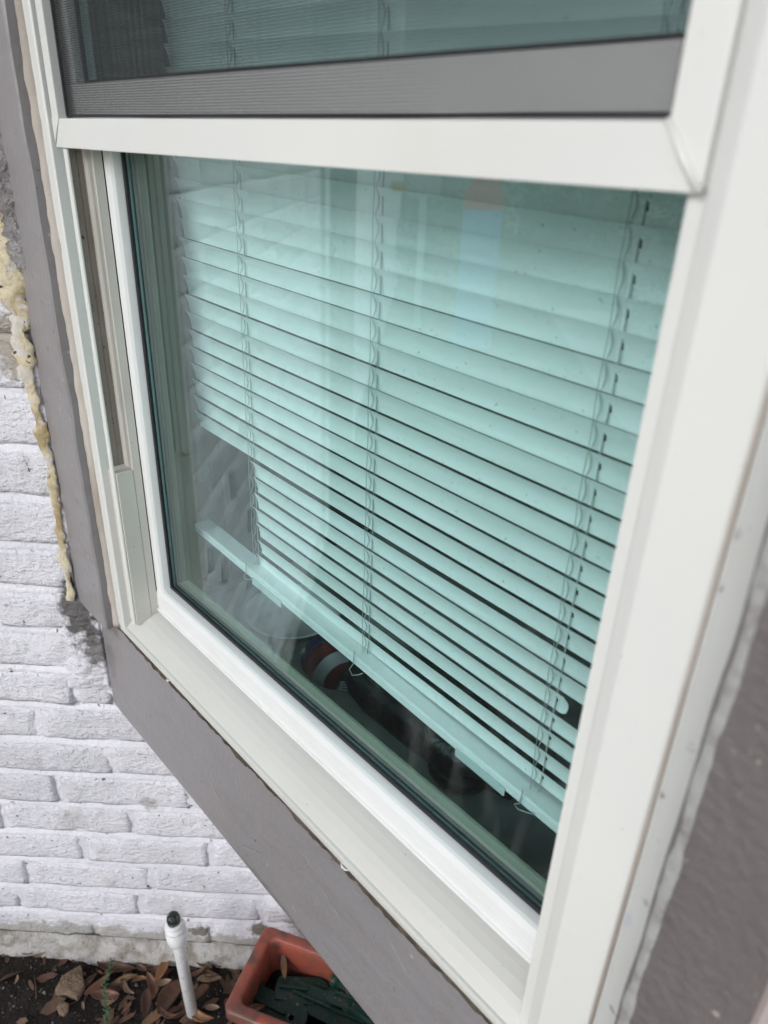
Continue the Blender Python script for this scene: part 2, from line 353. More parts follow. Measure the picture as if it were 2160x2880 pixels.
for k in range(0,38):
    z=Z0+COURSE*k
    s1=.62 if z+BH<ZO-.80 else -.004
    off=offs.get(k,(0 if k%2 else .114)+rb.uniform(-.02,.02))
    xs=[off+BP*i for i in range(-9,5)]
    for x in xs:
        a=max(x+.0055,S0); b=min(x+BP-.0055,s1)
        if b-a<.03: continue
        L=b-a
        if L>.214: L=.217; 
        if nbr<292: brick(a,z,L,wall,k,rb); nbr+=1
        else: extra.append((a,z,L))
if extra:
    V=[];F=[]
    for a,z,L in extra:
        me=bms[0]; o=len(V); sx=L/.217
        V+=[(v.co.x*sx+a,v.co.y,v.co.z+z) for v in me.vertices]; F+=[tuple(i+o for i in p.vertices) for p in me.polygons]
    tag(mk('upper_bricks',V,F,paint,wall,smooth=True),kind='stuff')
def mort(x,z):
    kk=(z-Z0)/COURSE; fr=(kk-math.floor(kk))*COURSE     # 0 at brick bottom; joint from BH to COURSE
    t=max(0,(fr-BH)/(COURSE-BH)) if fr>BH else .5
    d=.0010+.0060*t+.0034*ns((x*14,0,z*14),4)+.0020*ns((x*60,0,z*60),9)
    return (x,d,z)
tag(grid('mortar',S0,.62,Z0-.004,ZO-.79,227,int((ZO-.79-Z0)/.0025),mort,mortar_m,wall))
tag(grid('mortar',S0,.0,ZO-.79,Z0+COURSE*38,165,620,mort,mortar_m,wall))
# smeared paint and mortar over the ends of the bricks under the window corner
def smear(x,z):
    e=min(1,max(0,min((x+.095)/.05,(.0-x)/.006+0.4,(z-(ZO-.79))/.03,((ZO-.60)-z)/.03)))
    e=max(0,e-.55*abs(ns((x*30,1,z*22),3))*(1-e)*2)
    y=.0075-e*(.0105+.0035*ns((x*38,2,z*38),5)+.002*ns((x*110,2,z*110),8))
    return (x,y,z)
grid('paint_smear',-.10,.004,ZO-.80,ZO-.59,60,110,smear,paint,wall)
def ft(x,z):
    d=-.010-.008*ns((x*9,0,z*9),2)-.005*ns((x*40,0,z*40),6)
    t=(z-(-.05))/(Z0+.05)
    if t>.9: d=.008+(d-.008)*max(0,(1-t)/.1)
    return (x,d,z)
grid('footing',S0,1.3,-.05,Z0-.002,400,16,ft,foot_m,wall)
box('wall_core',S0,1.3,.012,.16,-.06-ZO,ZO-.80-ZO,mortar_m,wall,bev=0)
box('wall_core',S0,.0,.014,.16,ZO-.7995-ZO,Z0+COURSE*38-ZO,mortar_m,wall,bev=0)
for o in wall.children:
    if o.name.startswith('wall_core'): pass
# ================================================================== BAY SURROUND (painted timber round the window)
bay=tag(empty('bay_window_surround',(0,0,0)),'taupe painted timber trim boards framing the window, with a deep apron board below the sill','window trim')
XR=-.024
# apron
def apr(name,x0,x1,z0,z1,nx,nz,m):
    vs=[];fs=[]
    for j in range(nz+1):
        for i in range(nx+1):
            x=x0+(x1-x0)*i/nx; z=z0+(z1-z0)*j/nz
            t=(z-z0); y=.0005+(.004*math.exp(-t/.003))+.0012*ns((x*5,0,z*6),3)
            vs.append((x,y,z+ZO))
    N=nx+1
    for j in range(nz):
        for i in range(nx): a=j*N+i; fs.append((a,a+1,a+N+1,a+N))
    b=len(vs)
    for i in range(N): x,y,z=vs[i]; vs.append((x,.028,z))
    for i in range(N): x,y,z=vs[nz*N+i]; vs.append((x,.028,z))
    for i in range(nx): fs.append((i,b+i,b+i+1,i+1)); fs.append((nz*N+i,nz*N+i+1,b+N+i+1,b+N+i))
    return mk(name,vs,fs,m,bay,smooth=False)
o=apr('apron_board',-.925,XR,-.806,-.6085,180,40,taupe)
for p in o.data.polygons: p.use_smooth=True
for (xa,za,xb,zb) in ((-.42,-.66,-.36,-.70),(-.30,-.64,-.262,-.672),(-.56,-.775,-.50,-.735),(-.62,-.72,-.60,-.735),(-.24,-.76,-.20,-.74)):
    v,f=tube([(xa,.0004,za+ZO),((xa+xb)/2+.002,-.0004,(za+zb)/2+ZO),(xb,.0004,zb+ZO)],[.0002,.0004,.0002],5); mk('paint_scratch',v,f,greyc,bay)
# soffit closing the bay from below and its other face
q=Vector((XR,0,0))+WD*1.3
sv=[(-.905,.024),(XR-.004,.024),(q.x-.02,q.y),(q.x-.75,q.y+.72),(-.03+.02,.93)]
def poly(name,pts,z0,z1,m,parent):
    n=len(pts); vs=[(x,y,z0+ZO) for x,y in pts]+[(x,y,z1+ZO) for x,y in pts]
    o=mk(name,vs,[(i,(i+1)%n,n+(i+1)%n,n+i) for i in range(n)]+[tuple(range(n-1,-1,-1)),tuple(range(n,2*n))],m,parent); fixn(o); return o
poly('soffit',[(-.9,.029),(XR,.029),(q.x,q.y+.03),(q.x-.6,q.y+.62),(-.02,.9)],-.792,-.775,taupe,bay)
# trim boards left and right of the window
prism_z('trim_board',[(-.972,-.0185),(-.852,-.0185),(-.849,-.0165),(-.849,.03),(-.935,.03),(-.972,-.012)],-.607,.72,taupe,bay,bev=0,nz=160,jit=.0018)
prism_z('trim_board',[(-.083,.03),(-.083,-.0165),(-.081,-.0185),(XR-.002,-.0185),(XR,-.0165),(XR,.03)],-.80,.72,taupe_shaded,bay,bev=0,nz=160,jit=.0012)
box('header_board',-.849,-.083,-.0165,.028,.632,.719,taupe,bay,bev=.002)
# front face of the bay, turned away to the right
fb=empty('x',(0,0,0)); bpy.data.objects.remove(fb)
def along(name,a0,a1,n0,n1,z0,z1,m):
    b=Vector((XR+.004,-.017,ZO)); pts=[b+WD*a+WN*n for a,n in ((a0,n0),(a1,n0),(a1,n1),(a0,n1))]
    vs=[(p.x,p.y,p.z+z0) for p in pts]+[(p.x,p.y,p.z+z1) for p in pts]
    o=mk(name,vs,BOXF,m,bay,bev=.0012); fixn(o); return o
along('corner_board',0,.09,0,-.02,-.80,.72,pinkb)
along('front_panel',.0905,1.3,-.004,-.02,-.80,.72,taupe)
# smears of caulk
def lumpy(name,pts,rad,m,parent,seg=10,amp=.35,sc_=60,flat=(1,1)):
    """a squeezed bead with an uneven surface following pts (x,y,z rel. camera)"""
    vs=[];fs=[];n=len(pts)
    for i,p in enumerate(pts):
        p=Vector((p[0],p[1],p[2]+ZO)); d=Vector(pts[min(i+1,n-1)])-Vector(pts[max(i-1,0)]); d.normalize()
        a=d.cross(Vector((0,1,0))); a.normalize(); b=a.cross(d)
        rr=rad[i] if hasattr(rad,'__len__') else rad
        for k in range(seg):
            t=2*math.pi*k/seg; o=a*math.cos(t)*flat[0]+b*math.sin(t)*flat[1]
            q=p+o*rr; f=1+amp*ns(q*sc_,2)*1.5+amp*.6*ns(q*sc_*3.1,5)
            vs.append(tuple(p+o*rr*f))
    for i in range(n-1):
        for k in range(seg): l=(k+1)%seg; fs.append((i*seg+k,i*seg+l,(i+1)*seg+l,(i+1)*seg+k))
    fs.append(tuple(range(seg-1,-1,-1))); fs.append(tuple((n-1)*seg+k for k in range(seg)))
    return mk(name,vs,fs,m,parent,smooth=True)
# stained caulk between the left trim board and the window frame
N=220; zz=[-.604+(1.30)*i/N for i in range(N+1)]
lumpy('caulk_bead',[(-.8475,.0005,z) for z in zz],[.0092+.0012*ns((z*12,0,0)) for z in zz],stainc,bay,seg=12,amp=.12,sc_=45,flat=(.9,1.0))
# grey caulk on the edge of the right trim board
zz=[-.60+(1.25)*i/N for i in range(N+1)]
lumpy('caulk_bead',[(-.0778+.0008*ns((z*18,3,0)),-.0185,z) for z in zz],[.0029+.0016*ns((z*26,0,0)) for z in zz],greyc,bay,seg=12,amp=.25,sc_=70,flat=(1.05,.32))
for cx_,cl_ in ((-.700,.003),(-.352,.006)):
    lumpy('caulk_crumb',[(cx_-cl_,-.003,-.6052),(cx_-cl_*.3,-.0045,-.6062),(cx_+cl_*.4,-.0045,-.6066),(cx_+cl_,-.003,-.6052)],[.0005,.0013,.0011,.0005],vinyl,bay,seg=8,amp=.5,sc_=260)
# grimy gap under the sill nose
zz=[-.918+i*(XR-.0+.918)/260 for i in range(261)]
lumpy('sill_gap_filler',[(x,.0005,-.6105+.0012*ns((x*30,0,0))) for x in zz],[.0068+.0028*ns((x*16,4,0)) for x in zz],edge_gap,bay,seg=8,amp=.35,sc_=80,flat=(.95,.5))
lumpy('caulk_lump',[(-.885,-.004,-.598),(-.873,-.008,-.6),(-.861,-.009,-.598),(-.852,-.006,-.594)],[.004,.0085,.0095,.004],stainc,bay,seg=12,amp=.5,sc_=110)
lumpy('caulk_lump',[(-.905,-.003,-.615),(-.89,-.006,-.613),(-.872,-.006,-.613),(-.858,-.003,-.608)],[.004,.0065,.0065,.003],taupe_rough,bay,seg=12,amp=.5,sc_=110)
# yellowed foam between the brick wall and the trim
fp=[];fr=[]
Nf=260
for i in range(Nf+1):
    z=-.605+(.62+.60)*i/Nf
    w_=.0050+.0030*ns((z*16,0,0),1)+.010*max(0,min(1,(z+.30)/.18))*(1 if z<.02 else max(.25,1-(z-.02)/.08))
    s=-.034-.010*ns((z*6,2,0))-.35*max(0,w_-.012)
    p=WD*s+WN*.004; fp.append((P0.x+p.x,P0.y+p.y,z)); fr.append(max(.004,w_))
def foamstrip(name,pts,rad,m):
    vs=[];fs=[];seg=14;n=len(pts)
    for i,p in enumerate(pts):
        p=Vector((p[0],p[1],p[2]+ZO))
        for k in range(seg):
            t=2*math.pi*k/seg; o=WD*math.cos(t)*1.25+WN*math.sin(t)*.42
            q=p+o*rad[i]; f=1+.9*ns(q*34,2)+.8*ns(q*120,5)+.6*ns(q*330,8)
            vs.append(tuple(p+o*rad[i]*f+Vector((0,0,.003*ns(q*90,4)))))
    for i in range(n-1):
        for k in range(seg): l=(k+1)%seg; fs.append((i*seg+k,i*seg+l,(i+1)*seg+l,(i+1)*seg+k))
    return mk(name,vs,fs,m,bay,smooth=True)
foamstrip('foam_sealant',fp,fr,foam)
# peeling painted filler beside the foam, upper left
fp2=[];fr2=[]
for i in range(161):
    z=-.14+.8*i/160; s=-.014+.004*ns((z*9,6,0)); p=WD*s+WN*.014
    fp2.append((P0.x+p.x,P0.y+p.y,z)); fr2.append(.0095+.003*ns((z*16,8,0)))
foamstrip('painted_filler',fp2,fr2,taupe_rough)

# ================================================================== WINDOW
win=tag(empty('sash_window',(0,0,0)),'white vinyl window with an insect screen above the middle rail and a recessed glazed sash below','window')
TOPZ=.63
# left jamb: outer fin, track fin, deep face with channel
prism_z('outer_jamb',[(-.852,.050),(-.852,-.002),(-.8395,-.0035),(-.838,-.0015),(-.836,-.0042),(-.8235,-.0042),(-.8215,-.003),(-.8215,.0125),(-.8315,.0125),(-.8315,.050)],-.597,TOPZ,vinyl,win)
prism_z('track_fin',[(-.8085,.0052),(-.8085,.0032),(-.8065,.0018),(-.8025,.0018),(-.8005,.0032),(-.8005,.0052)],-.582,-.0135,vinyl,win,bev=.0008)
prism_z('track_channel',[(-.8312,.0130),(-.8235,.0130),(-.8235,.0200),(-.8245,.0205),(-.8245,.0215),(-.8235,.0220),(-.8235,.0262),(-.8225,.0264),(-.8225,.0368),(-.8312,.0368)],-.582,TOPZ-.03,vinyl_ch_shaded,win,bev=.0003)
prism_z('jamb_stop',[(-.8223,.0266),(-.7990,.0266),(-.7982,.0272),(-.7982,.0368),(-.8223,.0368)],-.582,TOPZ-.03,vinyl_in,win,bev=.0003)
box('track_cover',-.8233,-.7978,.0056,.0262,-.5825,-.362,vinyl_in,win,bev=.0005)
# right jamb
prism_z('outer_jamb',[(-.155,.050),(-.155,.006),(-.1462,.0045),(-.1445,.001),(-.1365,-.0035),(-.1345,-.0045),(-.1045,-.0045),(-.1022,-.0035),(-.1018,-.0006),(-.1008,.0002),(-.0995,-.0004),(-.0835,-.0004),(-.0835,.050)],-.604,TOPZ,vinyl,win,bev=.0009)
fl=prism_z('jamb_flange',[(-.0990,-.0006),(-.0990,-.0016),(-.0836,-.0016),(-.0836,-.0006)],-.604,TOPZ-.01,vinyl_flange,win,bev=.0003)
prism_z('bead_line',[(-.1022,-.0006),(-.1020,-.0026),(-.1012,-.0030),(-.1004,-.0022),(-.1001,-.0008)],-.604,TOPZ-.005,stainc,win,bev=.0003)
box('head_jamb',-.8175,-.1555,-.004,.05,TOPZ-.03,TOPZ,vinyl,win)
# sill with rounded fall to the nose
sp=[(.0385,-.5725),(.030,-.5742),(.022,-.5768),(.014,-.5812),(.008,-.5865),(.003,-.5920),(0,-.5956),(-.0022,-.5962),(-.0035,-.5972),(-.0040,-.6005),(-.0036,-.6045),(-.0010,-.6060),(.002,-.6055),(.002,-.612),(.06,-.612),(.06,-.5725)]
sillv=mat('sill_vinyl',(.60,.60,.575),.36,.4,bump=[(9,.5,2)],var=[(6,.4,.7,(.55,.54,.51),5,(.5,1,1)),(320,.745,.77,(.3,.27,.23),2)])
sl_=prism_x('sill',sp,-.8360,-.1035,sillv,win,bev=0)
for p in sl_.data.polygons: p.use_smooth=False
# meeting rail and screen frame (one mitred face frame round the screen)
def mitre_bar(name,pts,y0,y1,m,bev=.0008):
    n=len(pts); vs=[(x,y0,z+ZO) for x,z in pts]+[(x,y1,z+ZO) for x,z in pts]
    o=mk(name,vs,[(i,(i+1)%n,n+(i+1)%n,n+i) for i in range(n)]+[tuple(range(n-1,-1,-1)),tuple(range(n,2*n))],m,win,bev=bev); fixn(o); return o
mitre_bar('meeting_rail',[(-.8190,-.0125),(-.1475,-.0125),(-.1660,.0130),(-.8005,.0130)],0,.0085,vinyl)
mitre_bar('screen_frame_bar',[(-.8190,-.0085),(-.8012,.0127),(-.8012,.585),(-.8170,.600),(-.8170,.014),(-.8192,.0138)],-.0004,.0095,vinyl)
mitre_bar('screen_frame_bar',[(-.1468,-.0105),(-.1655,.0145),(-.1655,.585),(-.1462,.600)],-.0004,.0095,vinyl)
mitre_bar('screen_frame_bar',[(-.8165,.6005),(-.1467,.6005),(-.1658,.5855),(-.8008,.5855)],-.0004,.0095,vinyl)
# rounded bead over the right mitre
v,f=tube([(-.1662,-.0002,.0135+ZO),(-.1565,-.0010,.0003+ZO),(-.1474,-.0002,-.0118+ZO)],[.0016,.0021,.0020],8); mk('mitre_bead',v,f,vinyl,win,smooth=True)
# dark spline and the woven insect screen
gx0,gx1,gz0,gz1=-.8000,-.1665,.0142,.585
for nm,a in (('screen_spline',(gx0,gx0+.0035,.0070,.0095,gz0,gz1)),('screen_spline',(gx1-.0035,gx1,.0070,.0095,gz0,gz1)),('screen_spline',(gx0+.0036,gx1-.0036,.0070,.0095,gz0,gz0+.0022))):
    box(nm,*a,gasket,win,bev=.0004)
V=[];F=[]
def wire(x0,z0,x1,z1,y,r):
    b=len(V)
    if abs(x1-x0)<1e-6: c=[(-r,-r),(r,-r),(r,r),(-r,r)]; V.extend([(x0+a,y+b_,z0+ZO) for a,b_ in c]+[(x0+a,y+b_,z1+ZO) for a,b_ in c])
    else: c=[(-r,-r),(r,-r),(r,r),(-r,r)]; V.extend([(x0,y+a,z0+b_+ZO) for a,b_ in c]+[(x1,y+a,z1+b_+ZO) for a,b_ in c])
    F.extend([(b,b+1,b+5,b+4),(b+1,b+2,b+6,b+5),(b+2,b+3,b+7,b+6),(b+3,b,b+4,b+7)])
PX,PZ=.00150,.00185
nx=int((gx1-gx0)/PX)
for i in range(nx+1):
    x=gx0+i*PX+random.uniform(-4e-5,4e-5)
    # each wire in two stretches following a slight sag near the lower edge
    zs=[gz0,gz0+.02,gz0+.08,gz1]
    for a,b in zip(zs,zs[1:]): wire(x,a,x,b,.0084,.00013)
for j in range(int((gz1-gz0)/PZ)):
    z=gz0+.001+j*PZ; sg=.0016*math.exp(-(z-gz0)/.03)
    K=10
    for k in range(K):
        a=gx0+(gx1-gx0)*k/K; b=gx0+(gx1-gx0)*(k+1)/K
        fz=lambda x:z-sg*math.sin(math.pi*(x-gx0)/(gx1-gx0))+.00012*math.sin(x*31+z*170)
        bb=len(V); r=.00020; y=.0080
        c=[(-r,-r),(r,-r),(r,r),(-r,r)]
        V.extend([(a,y+p,fz(a)+q_+ZO) for p,q_ in c]+[(b,y+p,fz(b)+q_+ZO) for p,q_ in c])
        F.extend([(bb,bb+1,bb+5,bb+4),(bb+1,bb+2,bb+6,bb+5),(bb+2,bb+3,bb+7,bb+6),(bb+3,bb,bb+4,bb+7)])
tag(mk('insect_screen',V,F,screen_m,win),kind='stuff')
# upper sash behind the screen
us=.0155
box('upper_sash_rail',-.8140,-.1590,us,us+.022,-.012,.0425,vinyl_sash,win,bev=.001)
box('upper_sash_stile',-.8140,-.7885,us+.001,us+.022,.0428,.59,vinyl_sash,win,bev=.001)
box('upper_sash_stile',-.1745,-.1590,us+.001,us+.022,.0428,.59,vinyl_sash,win,bev=.001)
g=.0012
def gframe(x0,x1,z0,z1,y,wd_,m,d=.0035):
    box('gasket',x0,x1,y,y+d,z0,z0+wd_,m,win,bev=.0005); box('gasket',x0,x1,y,y+d,z1-wd_,z1,m,win,bev=.0005)
    box('gasket',x0,x0+wd_,y,y+d,z0+wd_+.0001,z1-wd_-.0001,m,win,bev=.0005); box('gasket',x1-wd_,x1,y,y+d,z0+wd_+.0001,z1-wd_-.0001,m,win,bev=.0005)
gframe(-.7883,-.1747,.0428,.585,us+.009,.0032,gasket)
box('upper_pane',-.7880,-.1750,us+.0126,us+.0166,.0430,.59,glass,win,bev=0)
# lower sash
SL,SR,SB,ST=-.7985,-.1560,-.5720,.022
GL,GR,GB=-.7845,-.1700,-.5345
prism_z('sash_stile',[(SL,.0385),(SL+.0015,.0375),(GL-.0035,.0395),(GL-.0012,.0425),(GL,.050),(GL,.0592),(SL,.0592)],SB+.001,ST,vinyl_sash,win,bev=.0005)
prism_z('sash_stile',[(SR,.0385),(SR-.0015,.0375),(GR+.0035,.0395),(GR+.0012,.0425),(GR,.050),(GR,.0592),(SR,.0592)],SB+.001,ST,vinyl_sash,win,bev=.0005)
rp=[(.0592,SB),(.0365,SB),(.0350,SB+.002),(.0352,SB+.0045),(.0372,SB+.0058),(.0378,SB+.0085),(.0366,SB+.0095),(.0366,SB+.0185),(.0371,SB+.0188),(.0371,SB+.0194),(.0366,SB+.0197),(.0368,SB+.030),(.0395,GB-.0012),(.0425,GB-.0002),(.050,GB),(.0592,GB)]
prism_x('sash_bottom_rail',rp,SL+.0002,SR-.0002,vinyl_sash,win,bev=0)
gframe(GL+.0002,GR-.0002,GB+.0002,ST,.0505,.0048,gasket)
box('glass_pane',GL+.0004,GR-.0004,.0545,.0585,GB+.0004,ST,glass,win,bev=0)
gframe(GL+.0002,GR-.0002,GB+.0002,ST,.0590,.0040,gasket)
casing_m=mat('unlit_casing',(.045,.05,.04),.5,.3)  # near-black base colour stands for the unlit interior
# room side of the sash: dark sides and olive foot are painted shade and reflection
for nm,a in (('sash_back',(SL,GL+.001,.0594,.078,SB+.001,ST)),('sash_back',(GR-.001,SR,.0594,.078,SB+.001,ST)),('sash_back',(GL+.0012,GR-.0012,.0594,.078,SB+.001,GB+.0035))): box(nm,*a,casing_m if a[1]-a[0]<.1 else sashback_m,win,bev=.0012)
# inner casing round the opening
box('inner_casing',-.835,-.8200,.0505,.16,-.58,.60,casing_m,win,bev=.001)
box('inner_casing',-.150,-.1300,.0505,.16,-.58,.60,casing_m,win,bev=.001)
box('inner_casing',-.8198,-.1502,.0785,.0995,-.590,-.5725,casing_m,win,bev=.001)
box('inner_casing',-.8198,-.1502,.0505,.16,.585,.605,casing_m,win,bev=.001)

# ================================================================== BLIND
bl=tag(empty('venetian_blind',(0,0,0)),'pale blind with closed slats behind the glass, lower left slat ends snapped off','blind')
BX0,BX1=-.8065,-.152
PIT=.0206; TH=R(16); SW=.0228; T=.0004
def slat_mesh(x0,x1,holes,broken=None,seed=0):
    nseg=8; xs=[x0]
    n=28
    pts=sorted(set([round(x0+(x1-x0)*i/n,5) for i in range(n+1)]+[round(h+d,5) for h in holes if x0+.004<h<x1-.004 for d in (-.0011,.0011)]))
    V=[];F=[]; holecells=set()
    for i,x in enumerate(pts[:-1]):
        if any(abs((x+pts[i+1])/2-h)<.001 for h in holes): holecells.add(i)
    def pos(x,t,side):
        # t -0.5 bottom(inner) .. 0.5 top(outer); concave face outwards
        u=t*SW; bow=.0019*(1-4*t*t)
        y=-math.sin(TH)*u+math.cos(TH)*bow; z=math.cos(TH)*u+math.sin(TH)*bow
        nx_=math.cos(TH)*T*side; nz_=math.sin(TH)*T*side
        return (x,y+nx_,z+nz_)
    for x in pts:
        xx=x
        for s in (0,1):
            for k in range(nseg+1):
                t=-.5+k/nseg
                px=xx
                if broken=='L' and x==pts[0]: px=xx+.004*ns((t*5,seed,0))+.002*ns((t*17,seed,4))
                if broken=='R' and x==pts[-1]: px=xx-.004*(2*t)**2+.0015*ns((t*9,seed,4))
                if broken is None and x in (pts[0],pts[-1]) and abs(t)>.45: px=xx+(.0012 if x==pts[0] else -.0012)
                V.append(pos(px,t,s))
    R_=2*(nseg+1)
    for i in range(len(pts)-1):
        for k in range(nseg):
            if i in holecells and k in (3,4): 
                continue
            a=i*R_+k; F.append((a,a+1,a+R_+1,a+R_)); b=a+nseg+1; F.append((b,b+R_,b+R_+1,b+1))
        F.append((i*R_,(i+1)*R_,(i+1)*R_+nseg+1,i*R_+nseg+1)); F.append((i*R_+nseg,i*R_+2*nseg+1,(i+1)*R_+2*nseg+1,(i+1)*R_+nseg))
    for i in (0,len(pts)-1):
        for k in range(nseg): a=i*R_+k; q_=(a,a+nseg+1,a+nseg+2,a+1); F.append(q_ if i==0 else q_[::-1])
    me=bpy.data.meshes.new('slat'); me.from_pydata(V,[],F); me.update(); me.materials.append(slat_m)
    return me
LX=[-.680,-.4715,-.245]; HX=[-.676,-.4665,-.2375]
full=slat_mesh(BX0,BX1,HX[2:])
SLOPE=-.0319
BY=.1215
def zline(k,x): 
    z=-.0607-PIT*k+SLOPE*(x+.8047)
    if k>16: z-= (k-16)*.0012*max(0,(x+.8)/.6)
    return z
for k in range(-30,21):
    ex=0
    if k>=14: me=slat_mesh(-.6755+.003*math.sin(k*2.1),BX1,HX[2:],'L',k)
    elif k==99: me=None
    elif k==13: me=full
    else: me=full
    if k==17: pass
    if k==16: me=slat_mesh(-.6755,-.2265,HX[2:],'R',k)
    o=bpy.data.objects.new('slat',me); C.objects.link(o); o.parent=bl
    zc=zline(k,0)+.0103+.0006
    sl2=SLOPE-(.0012*(k-16)/.6 if k>16 else 0)
    rz=random.uniform(-.0007,.0007)
    if k==14: zc-=.0016
    if k==18: zc+=.0012
    o.location=(0,BY+random.uniform(-.0004,.0004),zc+ZO+random.uniform(-.0003,.0003)); o.rotation_euler=(random.uniform(-.016,.016),-math.atan(sl2+rz),0)
# make the slope turn round x=0 correctly: zline(k,0) already holds the height at x=0
# bottom rail
def rail(x):
    return -.4715+(x+.79)*(-.059)
pts=[]
rpf=[(-.0125,.0010),(-.0125,-.0068),(-.0108,-.0085),(.0105,-.0085),(.0125,-.0068),(.0125,.0020),(.0105,.0035),(-.0105,.0028)]
vs=[];fs=[];nx_=30
for i in range(nx_+1):
    x=-.811+(.811-.154)*i/nx_
    for (y,z) in rpf: vs.append((x,BY-.002+y+.0006*ns((x*7,0,0)),rail(x)+z+ZO))
n=len(rpf)
for i in range(nx_):
    for k in range(n): l=(k+1)%n; fs.append((i*n+k,i*n+l,(i+1)*n+l,(i+1)*n+k))
fs.append(tuple(range(n-1,-1,-1))); fs.append(tuple(nx_*n+k for k in range(n)))
o=mk('blind_bottom_rail',vs,fs,slat_m,bl); fixn(o)
for x0,x1 in ((-.668,-.606),(-.322,-.262)):
    y0=BY-.002-.0145
    c=[boxv(x0,x1,y0-.001,y0+.0018,rail(x0)-.012+ZO,rail(x0)+.000+ZO)]
    zA,zB=rail(x0)-.013+ZO,rail(x1)-.013+ZO
    vv=[(x0,y0,zA),(x1,y0,zB),(x1,y0+.002,zB),(x0,y0+.002,zA),(x0,y0,zA+.0095),(x1,y0,zB+.0095),(x1,y0+.002,zB+.0095),(x0,y0+.002,zA+.0095)]
    mk('cord_clip',vv,BOXF,clip_m,bl,bev=.0008)
# ladders
def strip(pts,r=.00032,seg=5): return tube([(a,b,c+ZO) for a,b,c in pts],r,seg)
for li,lx in enumerate(LX):
    parts=[]
    half=SW/2
    # front cords run from slat edge to slat edge
    yf=BY-math.sin(TH)*half-.0016; yb=BY+math.sin(TH)*half+.001
    fr=[];bw=[]; K=range(-29,20)
    for k in K:
        z=zline(k,lx); fr.append((lx+.0006*math.sin(k*1.7),yf,z))
    parts.append(strip(fr+[(lx,yf+.002,zline(20,lx)-.012)]))
    for off_,bo in ((.0125,.0022),(.0105,.0009)):
        path=[]
        for k in K:
            z=zline(k,lx)
            for q_ in range(6):
                t=q_/6; bulge=math.sin(math.pi*min(1,t*1.15))
                yy=yf+.0006+(.0075*bulge if off_>.011 else .006*bulge)
                path.append((lx+.0018+bo*bulge*(1 if li<2 else .7)*(.75+.5*abs(math.sin(k*2.3+li))),yy if False else yf+.0005+.0022*bulge,z-PIT*t))
        parts.append(strip(path,.00025))
    parts.append(strip([(lx+.004,yb,zline(k,lx)) for k in K]))
    v,f=merge(parts); mk('ladder_cord',v,f,cord_m,bl,smooth=True)
    # lift cord threaded through the slats
    hx=HX[li]; p=[(hx+.0004*math.sin(k),BY+.0005,zline(k,hx)) for k in K]+[(hx,BY-.001,rail(hx)+.004)]
    v,f=strip(p,.0006,5) if False else tube([(a,b,c+ZO) for a,b,c in p],.0006,5); mk('lift_cord',v,f,cord_m,bl,smooth=True)
# trailing ends of the cords below the bottom rail
for lx,L_ in ((-.4715,.020),(-.680,.006),(-.245,.004)):
    z=rail(lx); yf=BY-.0165
    v,f=tube([(lx+.0015,yf,z+.012+ZO),(lx+.001,yf-.001,z-.004+ZO),(lx-.004,yf-.002,z-.006-L_*.4+ZO),(lx+.001,yf-.002,z-.008-L_*.55+ZO),(lx+.009,yf-.001,z-.006-L_*.4+ZO),(lx+.016,yf,z-.004-L_*.2+ZO)],.0006,5)
    mk('cord_end',v,f,cord_m,bl,smooth=True)
box('blind_head_rail',BX0,BX1,BY-.016,BY+.016,.562,.584,slat_m,bl,bev=.001)

# ================================================================== ROOM BEHIND
def room():
    z0,z1=-.770+ZO,.895+ZO
    P=[(-.90,.172),(.128,.172),(1.25,1.335),(1.25,2.6),(-.90,2.6)]; n=len(P)
    vs=[(x,y,z0) for x,y in P]+[(x,y,z1) for x,y in P]
    fs=[(i,n+i,n+(i+1)%n,(i+1)%n) for i in range(1,n)]+[tuple(range(2*n-1,n-1,-1))]
    tag(mk('room_walls',vs,fs,room_m),kind='structure')
    tag(mk('room_floor',[(x,y,z0) for x,y in P],[tuple(range(n))],conc),kind='structure')
    w_=[]
    for a in ((-.90,-.8355,.165,.17,-.765,.89),(-.1295,.120,.165,.17,-.765,.89),(-.835,-.13,.166,.17,-.765,-.626),(-.835,-.13,.166,.17,.606,.89)): w_.append((boxv(a[0],a[1],a[2],a[3],a[4]+ZO,a[5]+ZO),BOXF))
    v,f=merge(w_); tag(mk('window_wall',v,f,room_m),kind='structure')
    # the bay is closed above and at its sides
    roofb=poly('bay_roof',[(-.95,-.03),(XR+.02,-.03),(XR+.95,.92),(.3,1.6),(-.93,.0)],.9,.94,roof_m,None); tag(roofb,kind='structure')
    box_=box('bay_side',-.93,-.902,.032,1.2,-.77,.9,room_m,None,bev=0); tag(box_,kind='structure')
room()
tag(box('window_ledge',-.8190,-.1510,.100,.46,-.625,-.592,mat('ledge_paint',(.42,.44,.43),.5,.3,var=[(8,.4,.7,(.36,.37,.36))]),None,bev=.002),kind='structure')
LZ=-.592
